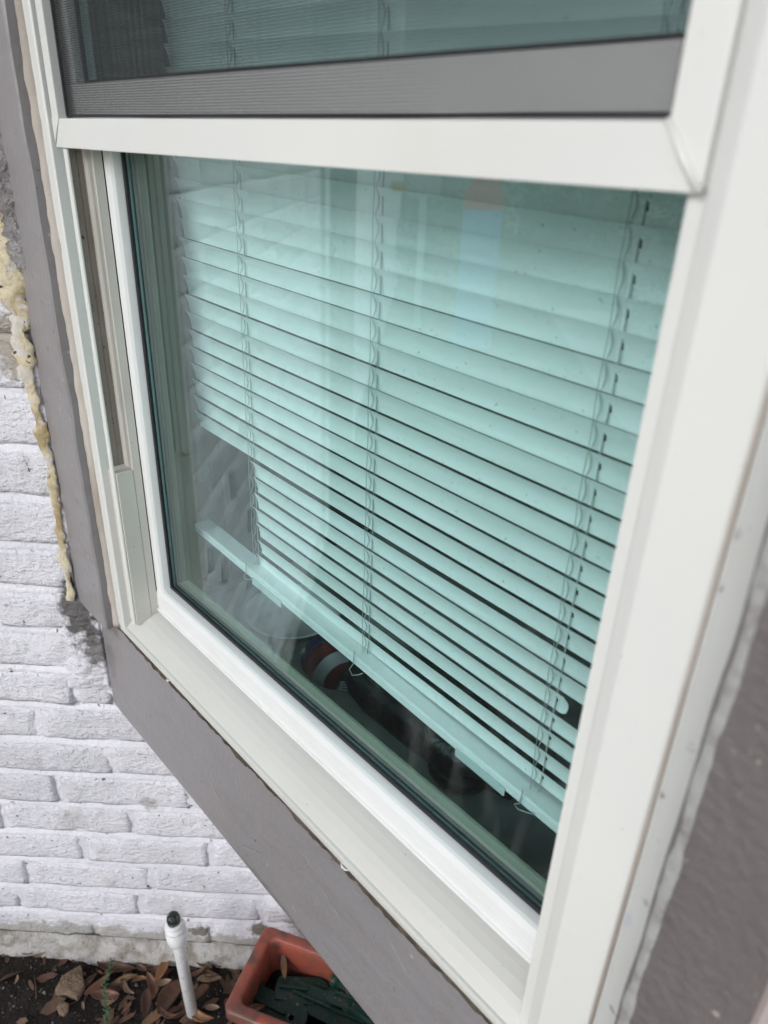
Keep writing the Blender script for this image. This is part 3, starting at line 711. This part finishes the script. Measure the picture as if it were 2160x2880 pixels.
# things on the ledge inside
def blob(name,c,r,m,parent=None,seed=0,amp=.15,sub=3,scale=(1,1,1),flat=None):
    bm=bmesh.new(); bmesh.ops.create_icosphere(bm,subdivisions=sub,radius=1)
    for v in bm.verts:
        n_=1+amp*ns(v.co*2.1,seed)+amp*.4*ns(v.co*6,seed+3)
        v.co=Vector((v.co.x*r*scale[0]*n_,v.co.y*r*scale[1]*n_,max(v.co.z,-.98 if flat is None else -flat)*r*scale[2]*n_))+Vector((c[0],c[1],c[2]+ZO))
    me=bpy.data.meshes.new(name); bm.to_mesh(me); bm.free(); return link(name,me,m,parent,True)
tag(blob('shoulder_bag',(-.425,.195,LZ+.010),.11,dark_m,seed=3,amp=.25,scale=(1.45,.55,.3),flat=.3),'slumped black bag lying on the inner ledge under the blind','bag')
cap=tag(empty('patterned_cap',(-.578,.158,LZ+ZO)),'round cap in navy with a white star and red and white bands, on the ledge','cap')
def dome(name,r,a0,a1,c,m,zs=.75):
    vs=[];fs=[];na=max(4,int((a1-a0)/.12));nb=12
    for i in range(na+1):
        a=a0+(a1-a0)*i/na
        for j in range(nb+1):
            b=math.pi*j/nb
            vs.append((c[0]+r*math.cos(b)*math.cos(0),c[1]+r*math.sin(b)*math.cos(a),c[2]+r*zs*math.sin(b)*math.sin(a)))
    for i in range(na):
        for j in range(nb): k=i*(nb+1)+j; fs.append((k,k+1,k+nb+2,k+nb+1))
    return vs,fs
def band(name,x0,x1,m,r=.043):
    vs=[];fs=[];na=20;nx=6
    for i in range(nx+1):
        x=x0+(x1-x0)*i/nx; rr=r*math.sqrt(max(.02,1-(x/.062)**2))
        for j in range(na+1): a=math.pi*j/na; vs.append((x,-rr*math.cos(a),rr*1.0*math.sin(a)))
    for i in range(nx):
        for j in range(na): k=i*(na+1)+j; fs.append((k,k+1,k+na+2,k+na+1))
    o=mk(name,vs,fs,m,cap,smooth=True); sm=o.modifiers.new('s','SOLIDIFY'); sm.thickness=.003; return o
band('navy_panel',-.060,-.012,navy_m); band('red_band',-.012,.018,red_c); band('white_band',.018,.040,white_c); band('red_band',.040,.055,red_c)
st=[]
for i in range(10):
    a=math.pi/2+i*math.pi/5; r=.0075 if i%2==0 else .003; st.append((r*math.cos(a)-.022,-.0365+.0,.030+r*math.sin(a)))
stv=[Vector(p) for p in st]
cen=Vector((-.022,-.0365,.030)); rot=Matrix.Rotation(R(-38),3,'X')
stv=[cen+rot@(p-cen)+Vector((0,-.004,.0035)) for p in stv]
mk('star',[tuple(p) for p in stv]+[tuple(p+rot@Vector((0,.002,0))) for p in stv],[tuple(range(10)),tuple(range(19,9,-1))]+[(i,i+10,(i+1)%10+10,(i+1)%10) for i in range(10)],white_c,cap)
cap.rotation_euler=(0,0,R(-10)); cap.scale=(.74,.74,.74)
tg=tag(empty('paper_tag',(0,0,0)),'tiny white paper tag printed with dark lines, lying on the black bag','tag')
ts=mk('card',boxv(-.012,.012,-.006,.006,0,.0008),BOXF,white_c,tg)
for i in range(3): mk('printed_line',boxv(-.009,.009,-.0035+i*.003,-.0025+i*.003,.0012,.0015),BOXF,black_m,tg)
tg.location=(-.521,.142,LZ+.012+ZO); tg.rotation_euler=(R(25),0,R(35))
bw=mk('x',*lathe([(.03,0),(.055,.012),(.066,.02),(.064,.021),(.05,.012),(.001,.006)],0,0,32),whitep,None,smooth=True); bw.name='saucer'
bw.location=(-.685,.178,LZ+.0005+ZO); tag(bw,'pale shallow saucer on the inner ledge beside the patterned cap','saucer')
# ring shaped black object near the right end
rv=[];
v,f=tube([(-.352+.028*math.cos(a),.158+.028*math.sin(a),LZ+.012+.004*math.sin(a)+ZO) for a in [2*math.pi*i/28 for i in range(29)]],.009,10)
tag(mk('headphones_ring',v,f,dark_m,None,smooth=True),'glossy black ring of cable coiled on the inner ledge','cable coil')
bpy.data.objects['headphones_ring'].name='cable_coil'
# green sprig indoors
pl=tag(empty('house_plant',(-.484,.152,LZ+.01+ZO)),'small feathery green plant sprig standing by the black bag indoors','plant')
v=[];f=[]
rs=random.Random(5)
for i in range(90):
    a=rs.uniform(0,6.28); h=rs.uniform(0,.06); r=rs.uniform(.002,.018)
    c=Vector((r*math.cos(a),r*math.sin(a),h)); d=Vector((math.cos(a)*.009,math.sin(a)*.009,.006)); s_=d.cross(Vector((0,0,1))).normalized()*.0018
    b=len(v); v+= [tuple(c),tuple(c+d*.5+s_),tuple(c+d),tuple(c+d*.5-s_)]; f.append((b,b+1,b+2,b+3))
mk('foliage',v,f,sprig_m,pl); v,f=tube([(0,0,-.009),(.002,0,.03),(0,.002,.06)],.0012,5); mk('stem',v,f,sprig_m,pl)

# ================================================================== GROUND THINGS
def wp(u,v,h=0):
    """a spot on the soil given along (u) and out from (v) the brick wall"""
    p=P0+WD*u+WN*v; return Vector((p.x,p.y,h))
def soil_h(u,v): return soilf(u,v)[2]
# pipe
pipe=tag(empty('standpipe',(-.787,.001,0)),'white plastic riser pipe with a black painted tip standing in the soil by the wall','pipe')
v,f=lathe([(.0102,-.02),(.0102,.236),(.0104,.238)],0,0,24); mk('pipe_shaft',v,f,pvc,pipe,smooth=True)
v,f=lathe([(.0125,.222),(.0150,.226),(.0175,.238),(.0178,.252),(.0150,.256),(.0150,.258),(.0172,.260),(.0172,.266),(.0140,.268),(.0140,.271),(.0150,.272),(.0150,.276),(.013,.278)],0,0,28); mk('coupling',v,f,pvc,pipe,smooth=True)
v,f=lathe([(.0108,.277),(.0112,.284),(.0110,.289),(.0092,.294),(.005,.2965),(.001,.297)],0,0,24); o=mk('tip',v,f,black_p,pipe,smooth=True)
pipe.rotation_euler=(R(1.5),R(-1.2),0)
# planter
plx=tag(empty('planter',(-.744,.141,0),math.atan2(.49,.87)),'terracotta coloured plastic trough planter in the corner under the window apron','planter')
PW,PL,PH=.158,.46,.185     # local: x along, -y across
def tri_ring(prof,x0,x1,y0,y1):
    """sweep an (inset, z) profile round a rectangle with rounded corners"""
    V=[];F=[];cor=[]
    def loop(ins,z):
        r=.014; out=[]
        X0,X1,Y0,Y1=x0+ins,x1-ins,y0+ins,y1-ins
        for (cx,cy,a0) in ((X1-r,Y1-r,0),(X0+r,Y1-r,90),(X0+r,Y0+r,180),(X1-r,Y0+r,270)):
            for k in range(5): a=R(a0+22.5*k); out.append((cx+r*math.cos(a),cy+r*math.sin(a),z))
        return out
    for ins,z in prof: V+=loop(ins,z)
    n=20
    for i in range(len(prof)-1):
        for k in range(n): l=(k+1)%n; F.append((i*n+k,i*n+l,(i+1)*n+l,(i+1)*n+k))
    F.append(tuple(range(n-1,-1,-1)))
    return V,F,n
V,F,n=tri_ring([(.028,.0),(.012,PH-.03),(.003,PH-.028),(0,PH-.024),(.0,PH-.004),(.003,PH),(.017,PH),(.020,PH-.003),(.021,PH-.02),(.030,.02)],0,PL,-PW,0)
F.append(tuple(9*n+k for k in range(n)))
mk('trough',V,F,terra,plx,smooth=True)
def psoil(x,y): return (x,y,.105+.012*ns((x*20,y*20,1))+.006*ns((x*60,y*60,2)))
grid('potting_soil',.024,PL-.024,-PW+.024,-.024,70,24,psoil,soil_m,plx)
# dark green plastic stakes and covers in the planter (things of their own)
def stake(name,lx,ly,lz,rz,ln,wd_,lab,tilt=6,rod=False):
    M_=plx.matrix_basis if False else Matrix.Translation(Vector((-.744,.141,0)))@Matrix.Rotation(math.atan2(.49,.87),4,'Z')
    p=M_@Vector((lx,ly,lz)); e=tag(empty(name,tuple(p)),lab,'garden stake' if not rod else 'rod')
    e.rotation_euler=(R(tilt),R(-tilt*.6),math.atan2(.49,.87)+R(rz))
    if rod:
        v,f=tube([(0,0,0),(ln*.5,0,.002),(ln,0,0)],[wd_,wd_,wd_*.9],12); mk('rod_body',v,f,green_m,e,smooth=True)
        v,f=tube([(-.006,0,0),(.006,0,0)],[wd_*1.25,wd_*1.25],12); mk('rod_collar',v,f,green_m,e,smooth=True)
    else:
        V=[];F=[];ns_=14
        # a plate with a rounded head pierced by a hole
        outer=[];inner=[]
        for k in range(24):
            a=2*math.pi*k/24; x=wd_/2*math.cos(a); y=wd_/2*math.sin(a)
            if x<0: x=x-(ln-wd_/2)*1.0 if abs(math.cos(a))>.02 else x
            outer.append((x,y if x>-.001-wd_ else max(-wd_*.42,min(wd_*.42,y*1.6)))); inner.append((.0045*math.cos(a),.0045*math.sin(a)))
        for z in (0,.004):
            V+=[(x,y,z) for x,y in outer]+[(x,y,z) for x,y in inner]
        for k in range(24):
            l=(k+1)%24; F.append((k,24+k,24+l,l)); F.append((48+k,48+l,72+l,72+k)); F.append((k,l,48+l,48+k)); F.append((24+k,72+k,72+l,24+l))
        mk('stake_plate',V,F,green_m,e)
        v,f=merge([(boxv(-ln*.9,-.012,-wd_*.05,wd_*.05,.004,.009),BOXF)]); mk('rib',v,f,green_m,e,bev=.001)
    return e
stake('green_stake',.235,-.075,.135,-4,.17,.05,'dark green plastic stake plate with a round hole, nearest the front rim of the planter',5)
stake('green_stake',.255,-.045,.138,4,.11,.045,'dark green perforated stake plate lying at the middle of the planter',-8)
stake('green_cover',.10,-.105,.130,-8,.09,.055,'flat dark green plastic flap at the front left corner of the planter soil',10)
stake('green_cover',.12,-.052,.128,14,.07,.05,'muddy green plastic scrap half buried at the back of the planter',-4)
stake('green_rod',.15,-.030,.150,-10,.24,.011,'dark green ribbed rod lying along the back of the planter',0,True)
stake('green_rod',.185,-.062,.142,-14,.22,.007,'thin dark green rod lying beside the thick ribbed one',0,True)

# leaves
def leaf_mesh(seed,L=1.0,wr=.36,curl=.25,n=9,fold=.12):
    r=random.Random(seed); V=[];F=[]; tw=r.uniform(-.5,.5); cu=curl*r.uniform(.5,1.5); bend=r.uniform(-.18,.18)
    m_=6
    for i in range(n+1):
        t=i/n; w_=wr*.5*math.sin(math.pi*min(1,t**.85))**.8*(1 if t<.98 else .1)+.006
        for j in range(m_+1):
            s=-1+2*j/m_
            x=(t-.5)*L; y=s*w_*L+bend*math.sin(math.pi*t)*L; z=(fold*abs(s)**1.5*w_*2.2+cu*(t-.5)**2*1.2+tw*.1*s*(t-.5))*L+.02*ns((t*4,s*3,seed))*L
            V.append((x,y,z))
    for i in range(n):
        for j in range(m_): a=i*(m_+1)+j; F.append((a,a+1,a+m_+2,a+m_+1))
    # thickness
    b=len(V); V+=[(x,y,z-.012*L) for x,y,z in V]; F+=[(d+b,c+b,b_+b,a+b) for a,b_,c,d in F[:]]
    N=m_+1
    for i in range(n): F.append((i*N,(i+1)*N,(i+1)*N+b,i*N+b)); F.append((i*N+m_,i*N+m_+b,(i+1)*N+m_+b,(i+1)*N+m_))
    # midrib
    vv=[];k=len(V)
    for i in range(n+1):
        x,y,z=V[i*N+m_//2]; rr=.012*L
        V+= [(x,y-rr,z+.001),(x,y,z+rr),(x,y+rr,z+.001)]
    for i in range(n): a=k+i*3; F.append((a,a+1,a+4,a+3)); F.append((a+1,a+2,a+5,a+4))
    me=bpy.data.meshes.new('dead_leaf'); me.from_pydata(V,[],F); me.update()
    for p in me.polygons: p.use_smooth=True
    return me
lms={}
def leaf(u,v,ang,ln,ci,lab,h=.006,tx=0,ty=0,group='dead leaves on the soil'):
    """ang: direction in degrees from the wall's own direction"""
    seed=len(lms); me=leaf_mesh(seed*3+1,wr=random.uniform(.26,.42),curl=random.uniform(.2,.7),fold=random.uniform(.1,.35)); lms[seed]=me; me.materials.append(leaf_ms[ci])
    o=bpy.data.objects.new('dead_leaf',me); C.objects.link(o)
    p=wp(u,v,h+soil_h(u,v)); o.location=p; o.scale=(ln,ln,ln); o.rotation_euler=(R(tx),R(ty),WA+R(ang))
    tag(o,lab,'leaf',group); return o
# crop pixel (x right, y down from the strip of soil) -> wall axes
def cp(x,y):
    px=x*.3617; py=2500+y*.3617
    # ray to the soil plane
    q_=Vector(((px-1080)/2043.757,(py-1440)/2043.757,1)); d=rt*q_.x+dn*q_.y+fw*q_.z
    t=-(ZO-.012)/d.z; p=Vector((0,-.3,ZO))+d*t-P0
    return p.dot(WD),p.dot(WN)
LV=[(1060,572,12,230,0,'orange-brown dead leaf lying against the footing, left of the white pipe'),
(905,598,8,340,2,'long dull brown dead leaf just below the footing above the green sprig'),
(985,695,-28,170,1,'smooth tan dead leaf right of the top of the green sprig'),
(1262,660,100,230,0,'upright orange leaf standing just left of the white pipe'),
(1275,748,-25,120,3,'small pale leaf at the foot of the upright orange one'),
(770,745,-48,230,4,'narrow reddish-brown leaf curling down between the large stone and the sprig'),
(815,822,-4,220,4,'flat reddish leaf crossing behind the middle of the green sprig'),
(1000,765,40,140,3,'small crumpled pinkish leaf right of the sprig'),
(1165,800,62,250,4,'large spotted reddish leaf left of the pipe, half covering another'),
(1130,915,75,240,2,'broad brown leaf below the spotted reddish one'),
(1225,965,-52,290,1,'long tan leaf pointing up to the pipe at the bottom of the picture'),
(1345,850,-62,330,2,'big dark brown folded leaf leaning on the pipe'),
(1625,715,-12,190,3,'pale tan leaf between the pipe and the planter, middle of the bed'),
(1600,560,48,230,5,'olive tan leaf leaning on the footing between pipe and planter'),
(1575,985,24,250,0,'glossy orange-brown leaf at the foot of the planter near corner'),
(1650,925,0,120,3,'small pale leaf beside the near corner of the planter'),
(235,472,-12,220,5,'thin curled pale leaf at the far left against the footing'),
(300,474,-4,130,1,'short tan leaf lying over the thin pale one at far left'),
(312,526,-22,100,3,'tiny greyish leaf on bare soil just below the far left pair'),
(1310,568,4,140,2,'dark leaf behind the pipe touching the footing'),
(1690,540,16,200,3,'pale leaf wedged between the footing and the planter'),
(828,868,-6,100,3,'scrap of pale leaf below the sprig crossing leaf'),
(1085,705,-18,130,0,'small golden leaf between the smooth tan one and the spotted one'),
(648,912,60,70,3,'tiny tan leaf scrap below the large stone'),
(1535,685,-40,150,4,'dull reddish leaf right of the pipe shaft'),
(1390,925,-72,220,2,'brown leaf edge showing behind the lower pipe'),
(1640,660,20,160,2,'curled brown leaf by the left side of the planter'),
(1110,620,30,130,2,'dark leaf tucked under the orange-brown one by the footing'),
(1330,990,15,180,4,'reddish leaf at the picture bottom just left of the pipe'),
(135,735,85,70,3,'tiny pinkish leaf curl alone on bare soil at left'),
(700,690,-60,130,2,'dark brown leaf edge right beside the large stone'),
(1480,800,-50,160,5,'olive leaf showing just right of the pipe shaft')]
for i,(x,y,a,l,ci,lab) in enumerate(LV):
    u,v=cp(x,y); leaf(u,v,-a,l*.3617*1.38/2044,ci,lab,h=.004+.0022*(i%5),tx=random.uniform(-18,18),ty=random.uniform(-10,10))
# leaf litter that nobody could count, and grit
V=[];F=[]
rl=random.Random(11)
for i in range(520):
    u=rl.uniform(-.08,.5); v=rl.uniform(-.004,.34)
    if i%6==0: u=rl.uniform(-.5,.0)
    L=rl.uniform(.012,.05); a=rl.uniform(0,6.28); p=wp(u,v,soil_h(u,v)+rl.uniform(.0,.007))
    d=Vector((math.cos(a),math.sin(a),rl.uniform(-.25,.35)))*L*.5; s_=Vector((-math.sin(a),math.cos(a),rl.uniform(-.5,.5)))*L*rl.uniform(.1,.22); b=len(V)
    up=Vector((0,0,L*rl.uniform(-.1,.14)))
    V+=[tuple(p-d),tuple(p-d*.4+s_+up),tuple(p+d*.5+s_+up),tuple(p+d),tuple(p+d*.4-s_+up*.5),tuple(p-d*.5-s_)]; F.append((b,b+1,b+5)); F.append((b+1,b+2,b+4,b+5)); F.append((b+2,b+3,b+4))
tag(mk('leaf_litter',V,F,litter_m),'dark crumbled leaf litter covering the soil round the pipe','leaf litter',kind='stuff')
V=[];F=[]
for i in range(700):
    u=rl.uniform(-.6,.5); v=rl.uniform(-.004,.4); r=rl.uniform(.0008,.0032)*(1 if i%9 else 1.8); p=wp(u,v,soil_h(u,v)+r*.3); b=len(V)
    V+=[tuple(p+Vector((r*rl.uniform(.6,1.3)*x,r*rl.uniform(.6,1.3)*y,r*rl.uniform(.5,1)*z))) for x,y,z in ((1,0,0),(0,1,0),(-1,0,0),(0,-1,0),(0,0,1),(0,0,-1))]
    F+=[(b,b+1,b+4),(b+1,b+2,b+4),(b+2,b+3,b+4),(b+3,b,b+4),(b+1,b,b+5),(b+2,b+1,b+5),(b+3,b+2,b+5),(b,b+3,b+5)]
tag(mk('grit',V,F,mat('pale_grit',(.19,.17,.15),.9,.1,var=[(60,.4,.6,(.08,.07,.06))])),'scattered pale grit and crumbs on the dark soil','grit',kind='stuff')
# stones
def stone(name,outline,th,lab):
    cx=sum(p[0] for p in outline)/len(outline); cy=sum(p[1] for p in outline)/len(outline)
    c=[cp(*p) for p in outline]; m0=cp(cx,cy)
    pts=[wp(u,v) for u,v in c]; o0=wp(*m0); hz=soil_h(*m0)+.002
    bm=bmesh.new(); V=[]; rings=[(1.0,0),(1.0,th*.55),(.93,th*.9),(.7,th),(.4,th*1.05)]
    n=len(pts); sub=4
    full_=[]
    for i in range(n):
        for k in range(sub): full_.append(pts[i].lerp(pts[(i+1)%n],k/sub))
    lo=[]
    for f_,z in rings:
        ring=[]
        for p in full_:
            q_=o0.lerp(p,f_); q_=q_+Vector((.0015*ns(q_*80,1),.0015*ns(q_*80,2),0)); ring.append(bm.verts.new((q_.x-o0.x,q_.y-o0.y,z+.0022*ns(q_*70,3)*(1 if z else 0))))
        lo.append(ring)
    N_=len(full_)
    for a,b in zip(lo,lo[1:]):
        for k in range(N_): bm.faces.new((a[k],a[(k+1)%N_],b[(k+1)%N_],b[k]))
    bm.faces.new(lo[-1]); bm.faces.new(lo[0][::-1]); bmesh.ops.recalc_face_normals(bm,faces=bm.faces)
    me=bpy.data.meshes.new(name); bm.to_mesh(me); bm.free(); o=link(name,me,stone_m); o.location=(o0.x,o0.y,hz)
    return tag(o,lab,'stone')
stone('flat_stone',[(625,598),(645,650),(662,770),(605,862),(520,830),(424,832),(432,780),(480,690),(560,640)],.012,'large flat tan stone with a pointed top lying on bare soil left of the sprig')
stone('flat_stone',[(505,880),(535,900),(530,950),(495,985),(455,965),(445,920),(470,890)],.009,'small round tan stone just below the large pointed one')
# sprig
u0,v0=cp(870,615); u1,v1=cp(835,1050)
sp_=tag(empty('weed_sprig',tuple(wp(u1,v1,soil_h(u1,v1)))),'small bright green leafy sprig lying upright across the dead leaves','sprig')
A=wp(u1,v1+.02,.0)-wp(u1,v1,0); B=wp(u0,v0,0)-wp(u1,v1,0)+Vector((0,0,.03))
pp=[A.lerp(B,i/14)+Vector((0,0,.012*math.sin(math.pi*i/14)+.006))+WD*.004*math.sin(i*.6) for i in range(15)]
v,f=tube([tuple(p) for p in pp],.0009,5); mk('stem',v,f,sprig_m,sp_,smooth=True)
v=[];f=[]
for i in range(44):
    t=i/43*13.9; k=int(t); p=pp[k].lerp(pp[min(k+1,14)],t-k); a=i*2.4; L=.0105*(1-.3*i/43)
    d=(WD*math.cos(a)+Vector((0,0,1))*abs(math.sin(a))*.7+(B-A).normalized()*.4).normalized()*L; s_=d.cross(WN+Vector((0,0,.4))).normalized()*L*.2
    b=len(v); v+=[tuple(p),tuple(p+d*.5+s_),tuple(p+d),tuple(p+d*.5-s_)]; f.append((b,b+1,b+2,b+3))
mk('foliage',v,f,sprig_m,sp_)
# twigs
for (a,b,lab) in (((265,670),(280,850),'short grey twig lying on bare soil left of the large stone'),((690,700),(640,900),'thin twig leaning on the right edge of the large stone'),((1600,620),(1500,760),'crooked twig between pipe and planter')):
    ua,va=cp(*a); ub,vb=cp(*b); p=wp(ua,va,soil_h(ua,va)+.004); q_=wp(ub,vb,soil_h(ub,vb)+.003); m_=p.lerp(q_,.5)+Vector((.002,.001,.003))
    v,f=tube([tuple(p-p),tuple(m_-p),tuple(q_-p)],[.0009,.0011,.0008],5); o=mk('twig',v,f,twig_m,None,smooth=True); o.location=p; tag(o,lab,'twig')
# leaves inside the planter
MP=Matrix.Translation(Vector((-.744,.141,0)))@Matrix.Rotation(math.atan2(.49,.87),4,'Z')
for (lx,ly,a,l,ci,h,lab) in ((.055,-.035,-60,.045,1,.142,'tan leaf propped in the back left corner inside the planter'),(.165,-.028,15,.06,0,.15,'orange leaf on the green rods at the back of the planter'),(.035,-.118,50,.04,1,.135,'tan leaf standing at the front left inside corner of the planter'),(.062,-.078,20,.018,3,.122,'tiny pale leaf scrap in the planter soil left of the others'),(.075,-.070,70,.02,3,.122,'tiny pale leaf scrap in the planter soil, middle one of three'),(.09,-.062,40,.018,3,.122,'tiny pale leaf scrap in the planter soil nearest the muddy green scrap'),(.185,-.038,30,.03,3,.152,'small pale leaf tucked under the orange leaf in the planter')):
    p=MP@Vector((lx,ly,h)); o=leaf(0,0,0,l,ci,lab,group='dead leaves in the planter'); o.location=p; o.rotation_euler=(R(25),R(12),math.atan2(.49,.87)+R(a))

# ================================================================== ROOF EAVE OVERHEAD (out of view, added to block sky light from above)
ev=tag(empty('shading_eave',(0,0,0)),'unseen roof eave added to hold back sky light, overhanging the wall and the projecting window','eave')
def wall_box(name,s0,s1,n0,n1,z0,z1,m,par):
    pts=[P0+WD*a+WN*b for a,b in ((s0,n1),(s1,n1),(s1,n0),(s0,n0))]
    o=mk(name,[(p.x,p.y,z0+ZO) for p in pts]+[(p.x,p.y,z1+ZO) for p in pts],BOXF,m,par,bev=.002); fixn(o); return o
wall_box('soffit_board',-6,5,-.3,1.2,1.20,1.22,taupe,ev); wall_box('fascia',-6,5,1.2005,1.23,1.12,1.36,taupe,ev); wall_box('roof_slope',-6,5,-.3,1.3,1.362,1.40,roof_m,ev)

# ================================================================== ACROSS THE GARDEN (mirrored in the panes)
# doorway recess and the wall beyond it
dw=tag(empty('doorway',tuple(P0+WD*(-1.66)+Vector((0,0,-ZO))),WA),'recessed grey-green door with a white casing farther along the brick wall','door')
mk('door_panel',boxv(-1.02,-.10,.12,.16,0,2.1),BOXF,door_m,dw,bev=.002)
mk('casing',boxv(-.10,-.012,-.012,.16,0,2.15),BOXF,whitep,dw,bev=.002); mk('casing',boxv(-1.12,-1.02,-.012,.16,0,2.15),BOXF,whitep,dw,bev=.002); mk('casing',boxv(-1.12,-.012,-.012,.16,2.152,2.3),BOXF,whitep,dw,bev=.002)
mk('door_knob',*lathe([(.001,0),(.02,.004),(.03,.02),(.02,.036),(.001,.04)],0,0,16),door_m,dw,smooth=True).location=(-.94,.10,1.0)
w2=tag(empty('brick_wall',tuple(P0+WD*(-2.79)+Vector((0,0,-ZO))),WA),'white painted brick wall beyond the doorway, far from the window','wall')
V=[];F=[]
me=bms[1]
for k in range(0,36):
    for i in range(22):
        a=-.228*(i+1)+(.114 if k%2 else 0)
        if a>-.217+.02: 
            if a+.217>0: continue
        o_=len(V); V+=boxv(a,a+.217,0,.04,Z0+COURSE*k,Z0+COURSE*k+BH); F+=[tuple(q_+o_ for q_ in ff) for ff in BOXF]
tag(mk('far_bricks',V,F,paint,w2),kind='stuff')
mk('mortar',boxv(-5.1,0,.006,.14,0,2.72),BOXF,mortar_m,w2)
# banner, sign
bn=tag(empty('garden_banner',(-4.1,-4.25,0)),'upright blue panel with a rounded red top standing on the lawn','banner')
mk('blue_panel',boxv(-.15,.15,-.04,.04,0,1.05),BOXF,blue_m,bn,bev=.01)
V=[];n=14
for y in (-.04,.04): V+=[(-.16,y,1.052)]+[(.16*-math.cos(math.pi*i/n),y,1.052+.26*math.sin(math.pi*i/n)) for i in range(1,n)]+[(.16,y,1.052)]
N_=n+1; mk('red_top',V,[tuple(range(N_)),tuple(range(2*N_-1,N_-1,-1))]+[(i,i+N_,(i+1)%N_+N_,(i+1)%N_) for i in range(N_)],red_m,bn); fixn(bn.children[-1])
bn.rotation_euler=(0,0,R(-40)); bn.location=(-3.95,-4.2,0)
sg=tag(empty('yard_sign',(-4.75,-4.35,0)),'white board sign with slanted dark strokes above a yellow bar','sign')
mk('sign_board',boxv(-.14,.14,-.015,.015,1.10,1.5),BOXF,whitep,sg,bev=.004); mk('post',boxv(-.03,.03,.016,.05,0,1.4),BOXF,whitep,sg,bev=.002)
mk('yellow_bar',boxv(-.55,-.145,-.012,.012,1.12,1.2),BOXF,yellow_m,sg)
for i in range(3): mk('stroke',[(-.08+i*.06,-.019,1.2),(-.065+i*.06,-.019,1.2),(-.035+i*.06,-.019,1.4),(-.05+i*.06,-.019,1.4)],[(0,1,2,3)],black_m,sg)
sg.rotation_euler=(0,0,R(-40))
# neighbouring house
hs_=tag(empty('neighbour_house',(-9.5,-11.5,0),R(-40)),'pale house with a shallow grey roof and white framed windows across the lawn','house')
mk('wall',boxv(-5,5,-4,0,0,2.9),BOXF,mat('house_siding',(.48,.5,.49),.7,.2,var=[(3,.4,.7,(.42,.44,.43))]),hs_)
mk('roof',[(-5.4,-4.4,2.92),(5.4,-4.4,2.92),(5.4,.5,2.92),(-5.4,.5,2.92),(-5.4,-2,4.4),(5.4,-2,4.4)],[(0,3,2,1),(3,4,5,2),(0,1,5,4),(0,4,3),(1,2,5)],roof_m,hs_)
for x in (-3.4,-.6,2.4):
    wf=mk('window',boxv(x,x+1.3,.002,.05,.9,2.2),BOXF,whitep,hs_)
    for a in (0,1): 
        pn=mk('pane',boxv(x+.08+a*.59,x+.63+a*.59,.052,.056,.98,2.12),BOXF,door_m,None); pn.parent=wf
# hedge, bushes, trees
def crown(name,c,r,n_,lsz,m,seed,parent=None,squash=.8):
    rr=random.Random(seed); V=[];F=[]
    cl=[(Vector((rr.gauss(0,.45),rr.gauss(0,.45),rr.gauss(0,.38)))*r,rr.uniform(.28,.55)*r) for _ in range(16)]
    for i in range(n_):
        cc,cr=cl[rr.randrange(len(cl))]
        d=Vector((rr.gauss(0,1),rr.gauss(0,1),rr.gauss(0,1))).normalized()*cr*rr.uniform(.55,1.05)
        p=cc+d; p.z*=squash; L=lsz*rr.uniform(.6,1.4)
        a=Vector((rr.gauss(0,1),rr.gauss(0,1),rr.gauss(0,.6))).normalized(); b=a.cross(Vector((rr.gauss(0,1),rr.gauss(0,1),rr.gauss(0,1)))).normalized()
        k=len(V); p=p+Vector(c); V+=[tuple(p-a*L),tuple(p+b*L*.45),tuple(p+a*L),tuple(p-b*L*.45)]; F.append((k,k+1,k+2,k+3))
    return mk(name,V,F,m,parent)
for i,(x,y,r,lab) in enumerate(((-5.6,-5.6,.75,'low rounded shrub at the left of the lawn'),(-5.0,-7.2,.85,'loose mid green shrub behind the garden banner'),(-3.2,-6.0,.8,'dense shrub to the right of the garden banner'),(-2.2,-5.2,.7,'small shrub nearest the path'),(-7.0,-5.0,.8,'shrub at the far end of the lawn by the brick wall'))):
    s_=tag(empty('garden_shrub',(x,y,0)),lab,'shrub','shrubs on the lawn')
    crown('foliage',(0,0,r*.75),r,2600,.05,fol_a,i+20,s_)
    v,f=tube([(0,0,-.05),(.03,0,r*.4),(0,.04,r*.8)],[.03,.025,.012],6); mk('stem',v,f,bark,s_)
for i,(x,y,h,lab) in enumerate(((-7.2,-9.0,3.9,'broad tree with a spreading crown beyond the shrubs'),(-3.6,-9.5,4.0,'tall loose tree in the middle of the far lawn'),(-.6,-8.6,3.4,'rounded tree nearest the camera side of the lawn'),(-11.5,-8,6.5,'large tree beside the neighbouring house'))):
    t_=tag(empty('garden_tree',(x,y,0)),lab,'tree','trees on the far lawn')
    crown('crown',(0,0,h*.68),h*.36,5200,.09,fol_b,i+40,t_)
    v,f=tube([(0,0,-.1),(.08,.02,h*.25),(-.05,.06,h*.5),(.05,0,h*.8)],[.16,.12,.09,.03],8)
    lims=[(v,f)]
    for a in range(5):
        an=a*1.3+i; z=h*(.35+.07*a); lims.append(tube([(0,0,z),(math.cos(an)*h*.12,math.sin(an)*h*.12,z+h*.1),(math.cos(an)*h*.22,math.sin(an)*h*.22,z+h*.17)],[.05,.035,.012],6))
    v,f=merge(lims); mk('trunk',v,f,bark,t_)
